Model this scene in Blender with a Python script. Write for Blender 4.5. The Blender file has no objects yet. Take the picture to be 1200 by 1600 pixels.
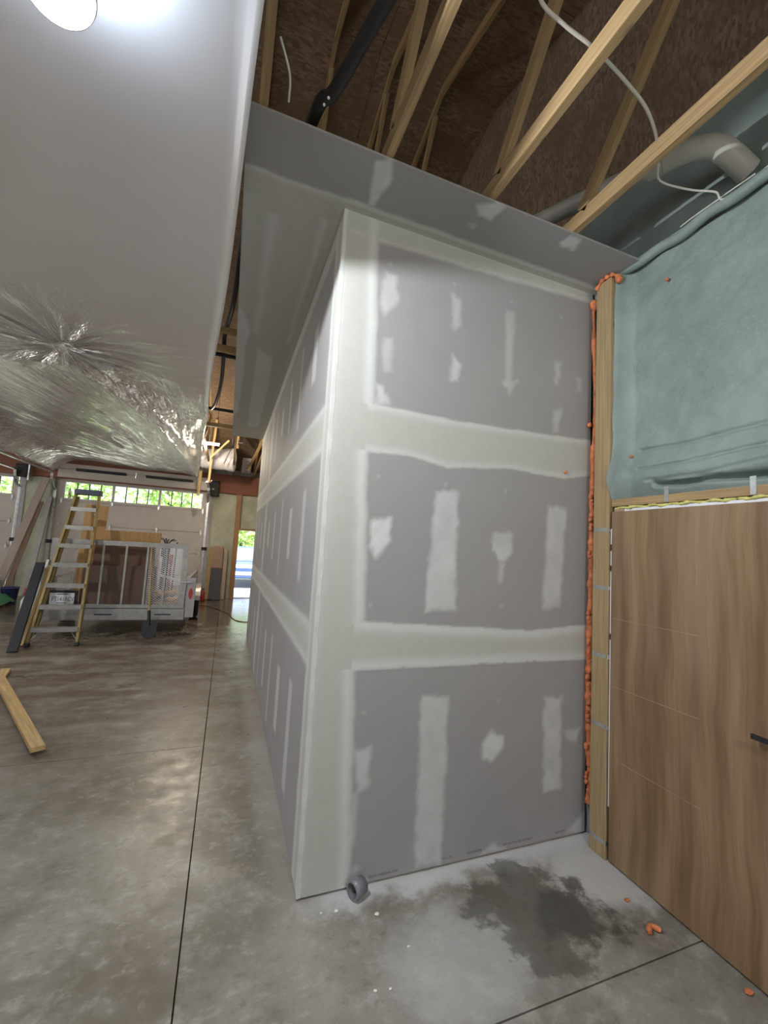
import bpy, math, random
import numpy as np
from mathutils import Vector, Matrix
random.seed(7)
rng = np.random.default_rng(7)
S = bpy.context.scene
COL = S.collection

# ------------------------------------------------------------------ camera
cam_d = bpy.data.cameras.new('camera'); cam = bpy.data.objects.new('camera', cam_d); COL.objects.link(cam)
S.camera = cam
cam_d.sensor_fit = 'HORIZONTAL'; cam_d.sensor_width = 36.0; cam_d.lens = 650.73 / 1200 * 36
cam_d.clip_start = 0.02; cam_d.clip_end = 300
yaw, pit, rol = 0.3543, 0.0858, 0.0579
fw = Vector((math.sin(yaw) * math.cos(pit), math.cos(yaw) * math.cos(pit), math.sin(pit)))
rt = Vector((math.cos(yaw), -math.sin(yaw), 0)); up = rt.cross(fw)
r2 = math.cos(rol) * rt + math.sin(rol) * up; u2 = -math.sin(rol) * rt + math.cos(rol) * up
M = Matrix((( r2.x, u2.x, -fw.x, -0.4586), (r2.y, u2.y, -fw.y, -2.1467), (r2.z, u2.z, -fw.z, 1.7279), (0, 0, 0, 1)))
cam.matrix_world = M

# ------------------------------------------------------------------ sky, exposure
W = bpy.data.worlds.new('overcast_sky'); S.world = W; W.use_nodes = True
bg = W.node_tree.nodes['Background']; bg.inputs[0].default_value = (0.94, 0.97, 1.0, 1); bg.inputs[1].default_value = 1.5
sun_d = bpy.data.lights.new('sun', 'SUN'); sun_d.energy = 8.0; sun_d.angle = .03; sun_d.color = (1.0, .96, .90)
sun = bpy.data.objects.new('sun', sun_d); COL.objects.link(sun); sun.rotation_euler = (math.radians(30), 0, math.radians(-6))   # high sun behind the hall
S.view_settings.view_transform = 'Standard'; S.view_settings.look = 'None'
S.view_settings.exposure = 0.5; S.view_settings.gamma = 1.0; S.view_settings.use_curve_mapping = False
S.cycles.use_denoising = True
S.cycles.max_bounces = 8; S.cycles.diffuse_bounces = 5; S.cycles.glossy_bounces = 3; S.cycles.use_adaptive_sampling = True; S.cycles.adaptive_threshold = .06; S.cycles.adaptive_min_samples = 16; S.cycles.sample_clamp_indirect = 6.0
H = 3.6            # underside of the roof trusses and of the drywall ceiling

# ------------------------------------------------------------------ materials
def _n(nt, typ, **kw):
    n = nt.nodes.new(typ)
    for k, v in kw.items(): setattr(n, k, v)
    return n
def L(nt, a, b): nt.links.new(a, b)
def rgba(c): return (c[0], c[1], c[2], 1)
def base(name):
    m = bpy.data.materials.new(name); m.use_nodes = True
    nt = m.node_tree; return m, nt, nt.nodes['Principled BSDF']
def mixc(nt, fac, a, b, blend='MIX'):
    n = _n(nt, 'ShaderNodeMix', data_type='RGBA', blend_type=blend)
    for s, v in ((0, fac), (6, a), (7, b)):
        if hasattr(v, 'is_output'): L(nt, v, n.inputs[s])
        else: n.inputs[s].default_value = v if s == 0 else rgba(v)
    return n.outputs[2]
def ramp(nt, fac, lo, hi):
    n = _n(nt, 'ShaderNodeMapRange'); n.clamp = True; n.interpolation_type = 'SMOOTHSTEP'
    L(nt, fac, n.inputs[0]); n.inputs[1].default_value = lo; n.inputs[2].default_value = hi
    return n.outputs[0]
def math_(nt, op, a, b=None):
    n = _n(nt, 'ShaderNodeMath', operation=op)
    for i, v in enumerate((a, b)):
        if v is None: continue
        if hasattr(v, 'is_output'): L(nt, v, n.inputs[i])
        else: n.inputs[i].default_value = v
    return n.outputs[0]
def noise(nt, vec, scale, detail=5, rough=.6, stretch=None):
    if stretch:
        mp = _n(nt, 'ShaderNodeMapping'); mp.inputs['Scale'].default_value = stretch; L(nt, vec, mp.inputs[0]); vec = mp.outputs[0]
    n = _n(nt, 'ShaderNodeTexNoise'); n.inputs['Scale'].default_value = scale; n.inputs['Detail'].default_value = detail
    n.inputs['Roughness'].default_value = rough; L(nt, vec, n.inputs['Vector']); return n.outputs['Fac']
def bump(nt, bs, h, strength, dist):
    b = _n(nt, 'ShaderNodeBump'); b.inputs['Strength'].default_value = strength; b.inputs['Distance'].default_value = dist
    L(nt, h, b.inputs['Height']); L(nt, b.outputs[0], bs.inputs['Normal'])
MC = {}
def mat(name, col, rough=.6, metal=0, var=.12, scale=6, bmp=0, bscale=40, spec=.5, stretch=None):
    if name in MC: return MC[name]
    m, nt, bs = base(name)
    tc = _n(nt, 'ShaderNodeTexCoord').outputs['Object']
    f = noise(nt, tc, scale, stretch=stretch)
    f = ramp(nt, f, .3, .7)
    c = mixc(nt, f, [x * (1 - var) for x in col], [min(1, x * (1 + var)) for x in col])
    L(nt, c, bs.inputs['Base Color'])
    bs.inputs['Roughness'].default_value = rough; bs.inputs['Metallic'].default_value = metal
    bs.inputs['Specular IOR Level'].default_value = spec
    if bmp: bump(nt, bs, noise(nt, tc, bscale, 4), bmp, .01)
    MC[name] = m; return m
def wood(name, col, dark=.62, rough=.65, gs=1.0, knots=True):
    if name in MC: return MC[name]
    m, nt, bs = base(name)
    uv = _n(nt, 'ShaderNodeUVMap').outputs[0]
    rnd = _n(nt, 'ShaderNodeObjectInfo').outputs['Random']
    add = _n(nt, 'ShaderNodeVectorMath', operation='ADD'); L(nt, uv, add.inputs[0])
    cmb = _n(nt, 'ShaderNodeCombineXYZ'); L(nt, math_(nt, 'MULTIPLY', rnd, 37.), cmb.inputs[0]); L(nt, math_(nt, 'MULTIPLY', rnd, 11.), cmb.inputs[1])
    L(nt, cmb.outputs[0], add.inputs[1]); v = add.outputs[0]
    g = noise(nt, v, 6 * gs, 6, .65, (0.35, 9, 1)); g2 = noise(nt, v, 2.2 * gs, 3, .5, (.5, 2, 1))
    c = mixc(nt, ramp(nt, g, .35, .68), [x * dark for x in col], col)
    c = mixc(nt, math_(nt, 'MULTIPLY', ramp(nt, g2, .4, .7), .35), c, [x * .7 for x in col])
    if knots:
        vo = _n(nt, 'ShaderNodeTexVoronoi'); vo.inputs['Scale'].default_value = 2.2
        mp = _n(nt, 'ShaderNodeMapping'); mp.inputs['Scale'].default_value = (1, 3.5, 1); L(nt, v, mp.inputs[0]); L(nt, mp.outputs[0], vo.inputs['Vector'])
        k = math_(nt, 'SUBTRACT', 1.0, ramp(nt, vo.outputs['Distance'], .03, .07))
        c = mixc(nt, math_(nt, 'MULTIPLY', k, .7), c, [x * .3 for x in col])
    L(nt, c, bs.inputs['Base Color']); bs.inputs['Roughness'].default_value = rough
    bump(nt, bs, g, .25, .003)
    MC[name] = m; return m
def emis(name, col, s):
    m, nt, bs = base(name)
    bs.inputs['Base Color'].default_value = rgba(col); bs.inputs['Emission Color'].default_value = rgba(col); bs.inputs['Emission Strength'].default_value = s
    return m

PINE = wood('pine_lumber', (.43, .29, .14)); PINE2 = wood('yellow_pine', (.55, .38, .17)); WEATH = wood('weathered_lumber', (.40, .32, .22), .6)
REDW = wood('red_brown_beam', (.28, .10, .055), .7, knots=False); PLY = wood('plywood_face', (.55, .33, .13), .75); BROWN = wood('dark_brown_panel', (.16, .085, .055), .8, knots=False)
TANB = wood('tan_board', (.45, .31, .23), .8, knots=False)
ALU = mat('aluminium', (.36, .36, .345), .45, .6, .12, 10); GALV = mat('galvanised_steel', (.62, .63, .64), .32, .9, .15, 14)
BLACK = mat('black_plastic', (.014, .014, .016), .6); STEELD = mat('dark_steel', (.07, .07, .075), .5, .4)
WHITEP = mat('white_paint', (.68, .69, .72), .45, 0, .05); WHITEV = mat('white_vinyl', (.75, .78, .84), .4, 0, .04)
DOORP = mat('garage_door_paint', (.55, .50, .46), .5, 0, .05, 3); GASK = mat('grey_trim', (.42, .40, .41), .5, 0, .08)
YEL = mat('yellow_fiberglass', (.27, .195, .06), .5, 0, .15, 12); PVCG = mat('grey_pvc', (.20, .20, .22), .3, 0, .05)
FOAMO = mat('orange_foam', (.60, .19, .075), .65, 0, .3, 22, .6, 60); FOAMY = mat('yellow_foam', (.62, .60, .20), .7, 0, .2, 30, .5, 60)
RED = mat('red_plastic', (.42, .03, .03), .4); RUBBER = mat('tyre_rubber', (.02, .02, .02), .8)
PIPEW = mat('pale_pvc_pipe', (.42, .42, .38), .45, 0, .12, 5); CABLE = mat('white_cable', (.62, .61, .57), .5, 0, .05)
CREAMF = mat('cream_spray_foam', (.50, .52, .40), .75, 0, .14, 3, .5, 12); PLAST = mat('plaster_crumb', (.72, .72, .70), .9, 0, .1, 30)

def foam_mat():
    m, nt, bs = base('green_spray_foam')
    tc = _n(nt, 'ShaderNodeTexCoord').outputs['Object']
    c = mixc(nt, ramp(nt, noise(nt, tc, 2.2), .35, .7), (.19, .242, .228), (.262, .32, .30))
    c = mixc(nt, math_(nt, 'MULTIPLY', ramp(nt, noise(nt, tc, 90, 2), .45, .75), .3), c, (.30, .355, .335))
    L(nt, c, bs.inputs['Base Color']); bs.inputs['Roughness'].default_value = .62
    bump(nt, bs, noise(nt, tc, 70, 4), .35, .006); return m
FOAMG = foam_mat()
def drywall_mat():
    m, nt, bs = base('taped_drywall')
    tc = _n(nt, 'ShaderNodeTexCoord').outputs['Object']
    a1 = _n(nt, 'ShaderNodeAttribute', attribute_name='skim').outputs['Fac']; a2 = _n(nt, 'ShaderNodeAttribute', attribute_name='mud').outputs['Fac']
    n1 = noise(nt, tc, 2.5); n2 = noise(nt, tc, 16, 6)
    c = mixc(nt, n1, (.285, .278, .278), (.325, .318, .312))
    sk = mixc(nt, n2, (.40, .40, .37), (.47, .475, .44))
    mu = mixc(nt, n2, (.53, .545, .54), (.63, .645, .64))
    c = mixc(nt, a1, c, sk); c = mixc(nt, a2, c, mu)
    L(nt, c, bs.inputs['Base Color']); bs.inputs['Roughness'].default_value = .72; bs.inputs['Specular IOR Level'].default_value = .3
    bump(nt, bs, noise(nt, tc, 120, 3), .08, .002); return m
DRY = drywall_mat()
def osb_mat():
    m, nt, bs = base('osb_flakes')
    tc = _n(nt, 'ShaderNodeTexCoord').outputs['Object']
    vo = _n(nt, 'ShaderNodeTexVoronoi'); vo.inputs['Scale'].default_value = 24
    mp = _n(nt, 'ShaderNodeMapping'); mp.inputs['Scale'].default_value = (.8, 2.6, 1); mp.inputs['Rotation'].default_value = (0, 0, .5); L(nt, tc, mp.inputs[0]); L(nt, mp.outputs[0], vo.inputs['Vector'])
    f = _n(nt, 'ShaderNodeSeparateColor'); L(nt, vo.outputs['Color'], f.inputs[0])
    c = mixc(nt, f.outputs[0], (.135, .092, .06), (.30, .21, .14)); c = mixc(nt, ramp(nt, noise(nt, tc, 3), .4, .7), c, (.18, .118, .072))
    L(nt, c, bs.inputs['Base Color']); bs.inputs['Roughness'].default_value = .75; return m
OSB = osb_mat()
def oak_mat():
    m, nt, bs = base('oak_laminate')
    tc = _n(nt, 'ShaderNodeTexCoord').outputs['Object']
    w = noise(nt, tc, 1.3, 2, .5); cmb = _n(nt, 'ShaderNodeVectorMath', operation='ADD'); L(nt, tc, cmb.inputs[0])
    cx = _n(nt, 'ShaderNodeCombineXYZ'); L(nt, math_(nt, 'MULTIPLY', w, .12), cx.inputs[1]); L(nt, cx.outputs[0], cmb.inputs[1]); v = cmb.outputs[0]
    g1 = noise(nt, v, 5, 6, .6, (1, 2.6, .16)); g2 = noise(nt, v, 30, 4, .6, (1, 5, .08)); g3 = noise(nt, v, 2.6, 3, .5, (1, 2.2, .22))
    c = mixc(nt, ramp(nt, g1, .3, .7), (.16, .095, .047), (.30, .20, .112))
    c = mixc(nt, math_(nt, 'MULTIPLY', ramp(nt, g2, .45, .7), .45), c, (.17, .10, .05))
    c = mixc(nt, math_(nt, 'MULTIPLY', ramp(nt, g3, .5, .75), .55), c, (.33, .25, .165))
    L(nt, c, bs.inputs['Base Color']); bs.inputs['Roughness'].default_value = .42
    bump(nt, bs, g2, .12, .002); return m
OAK = oak_mat()
def floor_mat():
    m, nt, bs = base('stained_concrete')
    tc = _n(nt, 'ShaderNodeTexCoord').outputs['Object']
    sx = _n(nt, 'ShaderNodeSeparateXYZ'); L(nt, tc, sx.inputs[0]); X, Y = sx.outputs[0], sx.outputs[1]
    n1 = noise(nt, tc, 1.1, 6, .62); n2 = noise(nt, tc, 5, 7, .65); n3 = noise(nt, tc, 22, 5, .6); n4 = noise(nt, tc, 1.6, 8, .7, (1, 2.2, 1))
    c = mixc(nt, ramp(nt, n1, .32, .68), (.125, .110, .087), (.275, .258, .228))
    c = mixc(nt, math_(nt, 'MULTIPLY', ramp(nt, n2, .5, .72), .7), c, (.39, .38, .355))
    c = mixc(nt, math_(nt, 'MULTIPLY', ramp(nt, n3, .55, .8), .45), c, (.13, .115, .09))
    n5 = noise(nt, tc, 60, 8, .7); c = mixc(nt, math_(nt, 'MULTIPLY', ramp(nt, n5, .5, .7), .35), c, (.15, .135, .11)); n6 = noise(nt, tc, 11, 8, .72, (1, 1.5, 1)); c = mixc(nt, math_(nt, 'MULTIPLY', ramp(nt, n6, .52, .66), .4), c, (.42, .41, .385)); c = mixc(nt, math_(nt, 'MULTIPLY', ramp(nt, n6, .46, .34), .45), c, (.12, .105, .08))
    # brown tyre dirt in the far half of the hall
    far = math_(nt, 'MULTIPLY', ramp(nt, Y, .6, 4.0), ramp(nt, n4, .42, .56))
    c = mixc(nt, math_(nt, 'MULTIPLY', far, .9), c, (.10, .066, .042))
    c = mixc(nt, math_(nt, 'MULTIPLY', math_(nt, 'MULTIPLY', ramp(nt, Y, .2, 2.5), ramp(nt, n2, .42, .62)), .5), c, (.16, .13, .10))
    cr_ = math_(nt, 'ABSOLUTE', math_(nt, 'ADD', math_(nt, 'SUBTRACT', Y, 3.97), math_(nt, 'MULTIPLY', math_(nt, 'SUBTRACT', n2, .5), .22)))
    crk = math_(nt, 'MULTIPLY', ramp(nt, cr_, .022, .006), ramp(nt, X, -1.0, -1.5)); c = mixc(nt, math_(nt, 'MULTIPLY', crk, .75), c, (.045, .035, .028))
    def blob(cx, cy, rx, ry, edge=.35, amp=.9, nz=n2):
        dx = math_(nt, 'DIVIDE', math_(nt, 'SUBTRACT', X, cx), rx); dy = math_(nt, 'DIVIDE', math_(nt, 'SUBTRACT', Y, cy), ry)
        d = math_(nt, 'SQRT', math_(nt, 'ADD', math_(nt, 'MULTIPLY', dx, dx), math_(nt, 'MULTIPLY', dy, dy)))
        d = math_(nt, 'ADD', d, math_(nt, 'MULTIPLY', math_(nt, 'SUBTRACT', nz, .5), amp * 2))
        return math_(nt, 'SUBTRACT', 1.0, ramp(nt, d, 1 - edge, 1 + edge))
    # pale plaster dust swept up to the drywall
    dst = math_(nt, 'MULTIPLY', ramp(nt, X, -.05, .25), ramp(nt, math_(nt, 'ADD', Y, math_(nt, 'MULTIPLY', math_(nt, 'SUBTRACT', n2, .5), .35)), -.17, -.02))
    c = mixc(nt, math_(nt, 'MULTIPLY', dst, .8), c, (.60, .60, .60))
    c = mixc(nt, math_(nt, 'MULTIPLY', blob(1.62, -.30, .28, .22), .75), c, (.55, .55, .54))
    c = mixc(nt, math_(nt, 'MULTIPLY', blob(.62, -.50, .32, .26), .45), c, (.52, .53, .53))
    c = mixc(nt, math_(nt, 'MULTIPLY', blob(-.02, 2.9, .14, 3.0, .5, .4), .35), c, (.5, .48, .45))
    nw = noise(nt, tc, 4.2, 7, .68); wet = blob(1.13, -.38, .30, .28, .14, 1.5, nw); wet2 = blob(1.27, -.44, .19, .17, .3, 1.6, nw)
    c = mixc(nt, math_(nt, 'MULTIPLY', wet, .72), c, (.085, .080, .065)); c = mixc(nt, math_(nt, 'MULTIPLY', wet2, .6), c, (.05, .048, .045))
    for q in ((-.85, -.13, .06, .05), (-.66, -.20, .09, .05), (-.54, -.30, .06, .06), (-.80, -.36, .12, .08), (-.95, .98, .09, .06), (-.63, .62, .08, .05)):
        c = mixc(nt, math_(nt, 'MULTIPLY', blob(*q, .3, .8), .6), c, (.14, .125, .085))
    for q in ((-.35, .28, .14, .05), (-.66, .83, .03, .05)):
        c = mixc(nt, math_(nt, 'MULTIPLY', blob(*q, .5, 1.6, n3), .22), c, (.50, .46, .36))
    L(nt, c, bs.inputs['Base Color'])
    r = _n(nt, 'ShaderNodeMapRange'); L(nt, n2, r.inputs[0]); r.inputs[1].default_value = .3; r.inputs[2].default_value = .7; r.inputs[3].default_value = .50; r.inputs[4].default_value = .24
    rr = math_(nt, 'MULTIPLY', r.outputs[0], math_(nt, 'SUBTRACT', 1.0, math_(nt, 'MULTIPLY', ramp(nt, Y, 4.5, 8.0), .6)))   # still damp near the open door
    L(nt, rr, bs.inputs['Roughness'])
    bump(nt, bs, n3, .06, .004); return m
CONC = floor_mat()
def film_mat():
    m, nt, bs = base('silver_poly_film')
    tc = _n(nt, 'ShaderNodeTexCoord').outputs['Object']
    c = mixc(nt, noise(nt, tc, 1.0), (.78, .77, .78), (.86, .855, .87)); L(nt, c, bs.inputs['Base Color'])
    a = _n(nt, 'ShaderNodeAttribute', attribute_name='crumple').outputs['Fac']
    f1 = _n(nt, 'ShaderNodeAttribute', attribute_name='fold_far').outputs['Vector']; f2 = _n(nt, 'ShaderNodeAttribute', attribute_name='fold_star').outputs['Vector']
    a1 = _n(nt, 'ShaderNodeAttribute', attribute_name='w_far').outputs['Fac']; a2 = _n(nt, 'ShaderNodeAttribute', attribute_name='w_star').outputs['Fac']
    n1 = noise(nt, f1, 1.0, 5, .6); n2 = noise(nt, f2, 1.0, 5, .6); n3 = noise(nt, tc, 3.5, 6, .6)
    rid = lambda n: math_(nt, 'SUBTRACT', 1.0, math_(nt, 'MULTIPLY', math_(nt, 'ABSOLUTE', math_(nt, 'SUBTRACT', n, .5)), 3.0))
    h = math_(nt, 'ADD', math_(nt, 'MULTIPLY', rid(n1), a1), math_(nt, 'MULTIPLY', rid(n2), a2)); h = math_(nt, 'ADD', h, math_(nt, 'MULTIPLY', n3, math_(nt, 'ADD', math_(nt, 'MULTIPLY', a, .5), .03)))
    def lerp(lo, hi):
        r = _n(nt, 'ShaderNodeMapRange'); L(nt, a, r.inputs[0]); r.inputs[3].default_value = lo; r.inputs[4].default_value = hi; return r.outputs[0]
    L(nt, lerp(.12, .75), bs.inputs['Metallic']); L(nt, lerp(.30, .085), bs.inputs['Roughness'])
    bump(nt, bs, h, .9, .06); return m
FILM = film_mat()
def glass_mat():
    m = bpy.data.materials.new('window_glass'); m.use_nodes = True; nt = m.node_tree; nt.nodes.remove(nt.nodes['Principled BSDF'])
    g = _n(nt, 'ShaderNodeBsdfGlossy'); g.inputs['Roughness'].default_value = .03; t = _n(nt, 'ShaderNodeBsdfTransparent'); t.inputs[0].default_value = (.93, .97, .94, 1)
    mx = _n(nt, 'ShaderNodeMixShader'); fr = _n(nt, 'ShaderNodeFresnel'); fr.inputs[0].default_value = 1.45; L(nt, fr.outputs[0], mx.inputs[0]); L(nt, t.outputs[0], mx.inputs[1]); L(nt, g.outputs[0], mx.inputs[2])
    L(nt, mx.outputs[0], nt.nodes['Material Output'].inputs[0]); return m
GLASS = glass_mat()
LEAF = mat('leaf_green', (.42, .60, .20), .6, 0, .4, 2)

# ------------------------------------------------------------------ mesh builder
ORG = {}
class MB:
    """collects shapes in world metres; build() links them as ONE mesh object under a parent"""
    def __init__(s): s.v = []; s.f = []; s.uv = []; s.sm = []
    def add(s, vs, fs, uvs=None, smooth=False):
        o = len(s.v); s.v += [tuple(v) for v in vs]
        for k, f in enumerate(fs):
            s.f.append([i + o for i in f]); s.sm.append(smooth)
            s.uv.append(uvs[k] if uvs else [(vs[i][0] + vs[i][2] * .37, vs[i][1] + vs[i][2]) for i in f])
        return s
    def obox(s, c, ax, ay, az):   # centre and three half-axes; u runs along the longest
        c, ax, ay, az = map(Vector, (c, ax, ay, az)); A = [ax, ay, az]
        li = max(range(3), key=lambda i: A[i].length); o = [i for i in range(3) if i != li]
        vs = []; co = []
        for i in (-1, 1):
            for j in (-1, 1):
                for k in (-1, 1): vs.append(c + i * ax + j * ay + k * az); co.append((i * ax.length, j * ay.length, k * az.length))
        fs = [(0, 1, 3, 2), (4, 6, 7, 5), (0, 4, 5, 1), (2, 3, 7, 6), (0, 2, 6, 4), (1, 5, 7, 3)]
        if ax.cross(ay).dot(az) < 0: fs = [f[::-1] for f in fs]
        uv = [[(co[i][li], co[i][o[0]] + co[i][o[1]] * 1.3 + 3.1 * n) for i in f] for n, f in enumerate(fs)]
        return s.add(vs, fs, uv)
    def box(s, x0, x1, y0, y1, z0, z1):
        return s.obox(((x0 + x1) / 2, (y0 + y1) / 2, (z0 + z1) / 2), (abs(x1 - x0) / 2, 0, 0), (0, abs(y1 - y0) / 2, 0), (0, 0, abs(z1 - z0) / 2))
    def bar(s, p, q, w, h, side=(1, 0, 0)):   # lumber from p to q: w along `side`, h across
        p, q = Vector(p), Vector(q); d = q - p; n = d.normalized(); sd = Vector(side); sd = (sd - n * sd.dot(n)).normalized(); u = n.cross(sd)
        return s.obox((p + q) / 2, d / 2, sd * w / 2, u * h / 2)
    def tube(s, pts, r, n=10, closed_ends=True, rf=None):
        P = [Vector(p) for p in pts]; rings = []; t0 = (P[1] - P[0]).normalized(); a = t0.orthogonal().normalized(); vs = []; d = 0
        for i, p in enumerate(P):
            t = (P[min(i + 1, len(P) - 1)] - P[max(i - 1, 0)]).normalized(); a = (a - t * a.dot(t)).normalized(); b = t.cross(a)
            rr = float(rf(i)) if rf else r
            vs += [p + rr * (math.cos(2 * math.pi * k / n) * a + math.sin(2 * math.pi * k / n) * b) for k in range(n)]
        fs = [(i * n + k, i * n + (k + 1) % n, (i + 1) * n + (k + 1) % n, (i + 1) * n + k) for i in range(len(P) - 1) for k in range(n)]
        s.add(vs, fs, None, True)
        if closed_ends: s.add(vs[:n], [tuple(range(n - 1, -1, -1))]); s.add(vs[-n:], [tuple(range(n))])
        return s
    def lathe(s, prof, c, axis='Z', n=20, smooth=True):   # prof: (radius, height)
        c = Vector(c); vs = []
        for r, h in prof:
            for k in range(n):
                a = 2 * math.pi * k / n; p = (r * math.cos(a), r * math.sin(a), h)
                p = {'Z': p, 'Y': (p[0], p[2], p[1]), 'X': (p[2], p[0], p[1])}[axis]; vs.append(c + Vector(p))
        m = len(prof); fs = [(i * n + k, i * n + (k + 1) % n, (i + 1) * n + (k + 1) % n, (i + 1) * n + k) for i in range(m - 1) for k in range(n)]
        if axis == 'Y': fs = [f[::-1] for f in fs]
        return s.add(vs, fs, None, smooth)
    def prism(s, poly, axis, a, b):   # polygon (two other axes) pulled from a to b along axis
        def P(q, t): return {'X': (t, q[0], q[1]), 'Y': (q[0], t, q[1]), 'Z': (q[0], q[1], t)}[axis]
        n = len(poly); vs = [P(q, a) for q in poly] + [P(q, b) for q in poly]
        fs = [tuple(range(n)), tuple(range(2 * n - 1, n - 1, -1))] + [(i, n + i, n + (i + 1) % n, (i + 1) % n) for i in range(n)]
        return s.add(vs, fs)
    def build(s, name, m, parent=None, bevel=0):
        me = bpy.data.meshes.new(name); org = ORG.get(parent.name, Vector((0, 0, 0))) if parent else Vector((0, 0, 0))
        if parent is None and s.v:
            a = np.array(s.v); org = Vector(((a[:, 0].min() + a[:, 0].max()) / 2, (a[:, 1].min() + a[:, 1].max()) / 2, a[:, 2].min()))
        me.from_pydata([tuple(Vector(v) - org) for v in s.v], [], s.f)
        ul = me.uv_layers.new(name='UVMap'); flat = [c for f in s.uv for q in f for c in q]; ul.data.foreach_set('uv', flat)
        me.polygons.foreach_set('use_smooth', s.sm); me.materials.append(m); me.update()
        o = bpy.data.objects.new(name, me); COL.objects.link(o)
        if parent: o.parent = parent
        else: o.location = org
        ORG[o.name] = org
        if bevel:
            bv = o.modifiers.new('edge', 'BEVEL'); bv.width = bevel; bv.segments = 2; bv.limit_method = 'ANGLE'
        return o
def thing(name, loc, label, cat, group=None):
    o = bpy.data.objects.new(name, None); COL.objects.link(o); o.location = loc; o.empty_display_size = .1
    ORG[o.name] = Vector(loc); return tag(o, label, cat, group)
def tag(o, label, cat, group=None):
    o['label'] = label; o['category'] = cat
    if group: o['group'] = group
    return o
def struct(name, label=None):
    o = bpy.data.objects.new(name, None); COL.objects.link(o); o['kind'] = 'structure'; ORG[o.name] = Vector((0, 0, 0))
    if label: o['label'] = label
    return o
def st(o, label=None):
    o['kind'] = 'structure'
    if label: o['label'] = label
    return o
def box(name, m, parent, *b, bevel=0): return MB().box(*b).build(name, m, parent, bevel)
def bezier(pts, k=8):   # Catmull-Rom through points
    P = [Vector(p) for p in pts]; P = [P[0] * 2 - P[1]] + P + [P[-1] * 2 - P[-2]]; out = []
    for i in range(1, len(P) - 2):
        for j in range(k):
            t = j / k; a, b, c, d = P[i - 1], P[i], P[i + 1], P[i + 2]
            out.append(.5 * ((2 * b) + (c - a) * t + (2 * a - 5 * b + 4 * c - d) * t * t + (3 * b - a - 3 * c + d) * t ** 3))
    return out + [P[-2]]
# smooth value noise for mesh shaping
_lat = rng.random((64, 64))
def vn(x, y):
    x = np.asarray(x, float); y = np.asarray(y, float); xi = np.floor(x).astype(int); yi = np.floor(y).astype(int); fx = x - xi; fy = y - yi
    fx = fx * fx * (3 - 2 * fx); fy = fy * fy * (3 - 2 * fy); g = lambda i, j: _lat[i % 64, j % 64]
    return (g(xi, yi) * (1 - fx) + g(xi + 1, yi) * fx) * (1 - fy) + (g(xi, yi + 1) * (1 - fx) + g(xi + 1, yi + 1) * fx) * fy
def fbm(x, y, o=4): return sum(vn(x * 2 ** k + 17 * k, y * 2 ** k + 5 * k) * .5 ** k for k in range(o)) / sum(.5 ** k for k in range(o))
def sdf(px, py, poly):
    d = np.full(px.shape, 1e9); ins = np.zeros(px.shape, bool); n = len(poly)
    for i in range(n):
        ax, ay = poly[i]; bx, by = poly[(i + 1) % n]; ex, ey = bx - ax, by - ay
        t = np.clip(((px - ax) * ex + (py - ay) * ey) / (ex * ex + ey * ey + 1e-12), 0, 1)
        d = np.minimum(d, np.hypot(px - ax - t * ex, py - ay - t * ey))
        c = ((ay > py) != (by > py)) & (px < (bx - ax) * (py - ay) / (by - ay + 1e-12) + ax); ins ^= c
    return np.where(ins, -d, d)
def cover(d, feather): return np.clip(.5 - d / feather, 0, 1)

# ------------------------------------------------------------------ floor
fl = struct('floor', 'grey stained concrete floor with saw-cut joints')
J = .0035
for (x0, x1, y0, y1) in ((-9, -.5, -8, 1.74), (-9, -.5, 1.74, 11.1), (-.5, 2.2, -8, -.74), (-.5, 2.2, -.74, 5.5), (-.5, 2.2, 5.5, 11.1)):
    box('slab', CONC, fl, x0 + J, x1 - J, y0 + J, y1 - J, -.15, 0)
box('joint_bed', mat('joint_dirt', (.035, .03, .025), .9), fl, -9, 2.2, -8, 11.1, -.16, -.02)
st(box('ground', mat('pale_apron', (.66, .64, .60), .8, 0, .1, 1), None, -40, 40, -40, 60, -.30, -.165), 'pale concrete yard outside')

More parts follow.
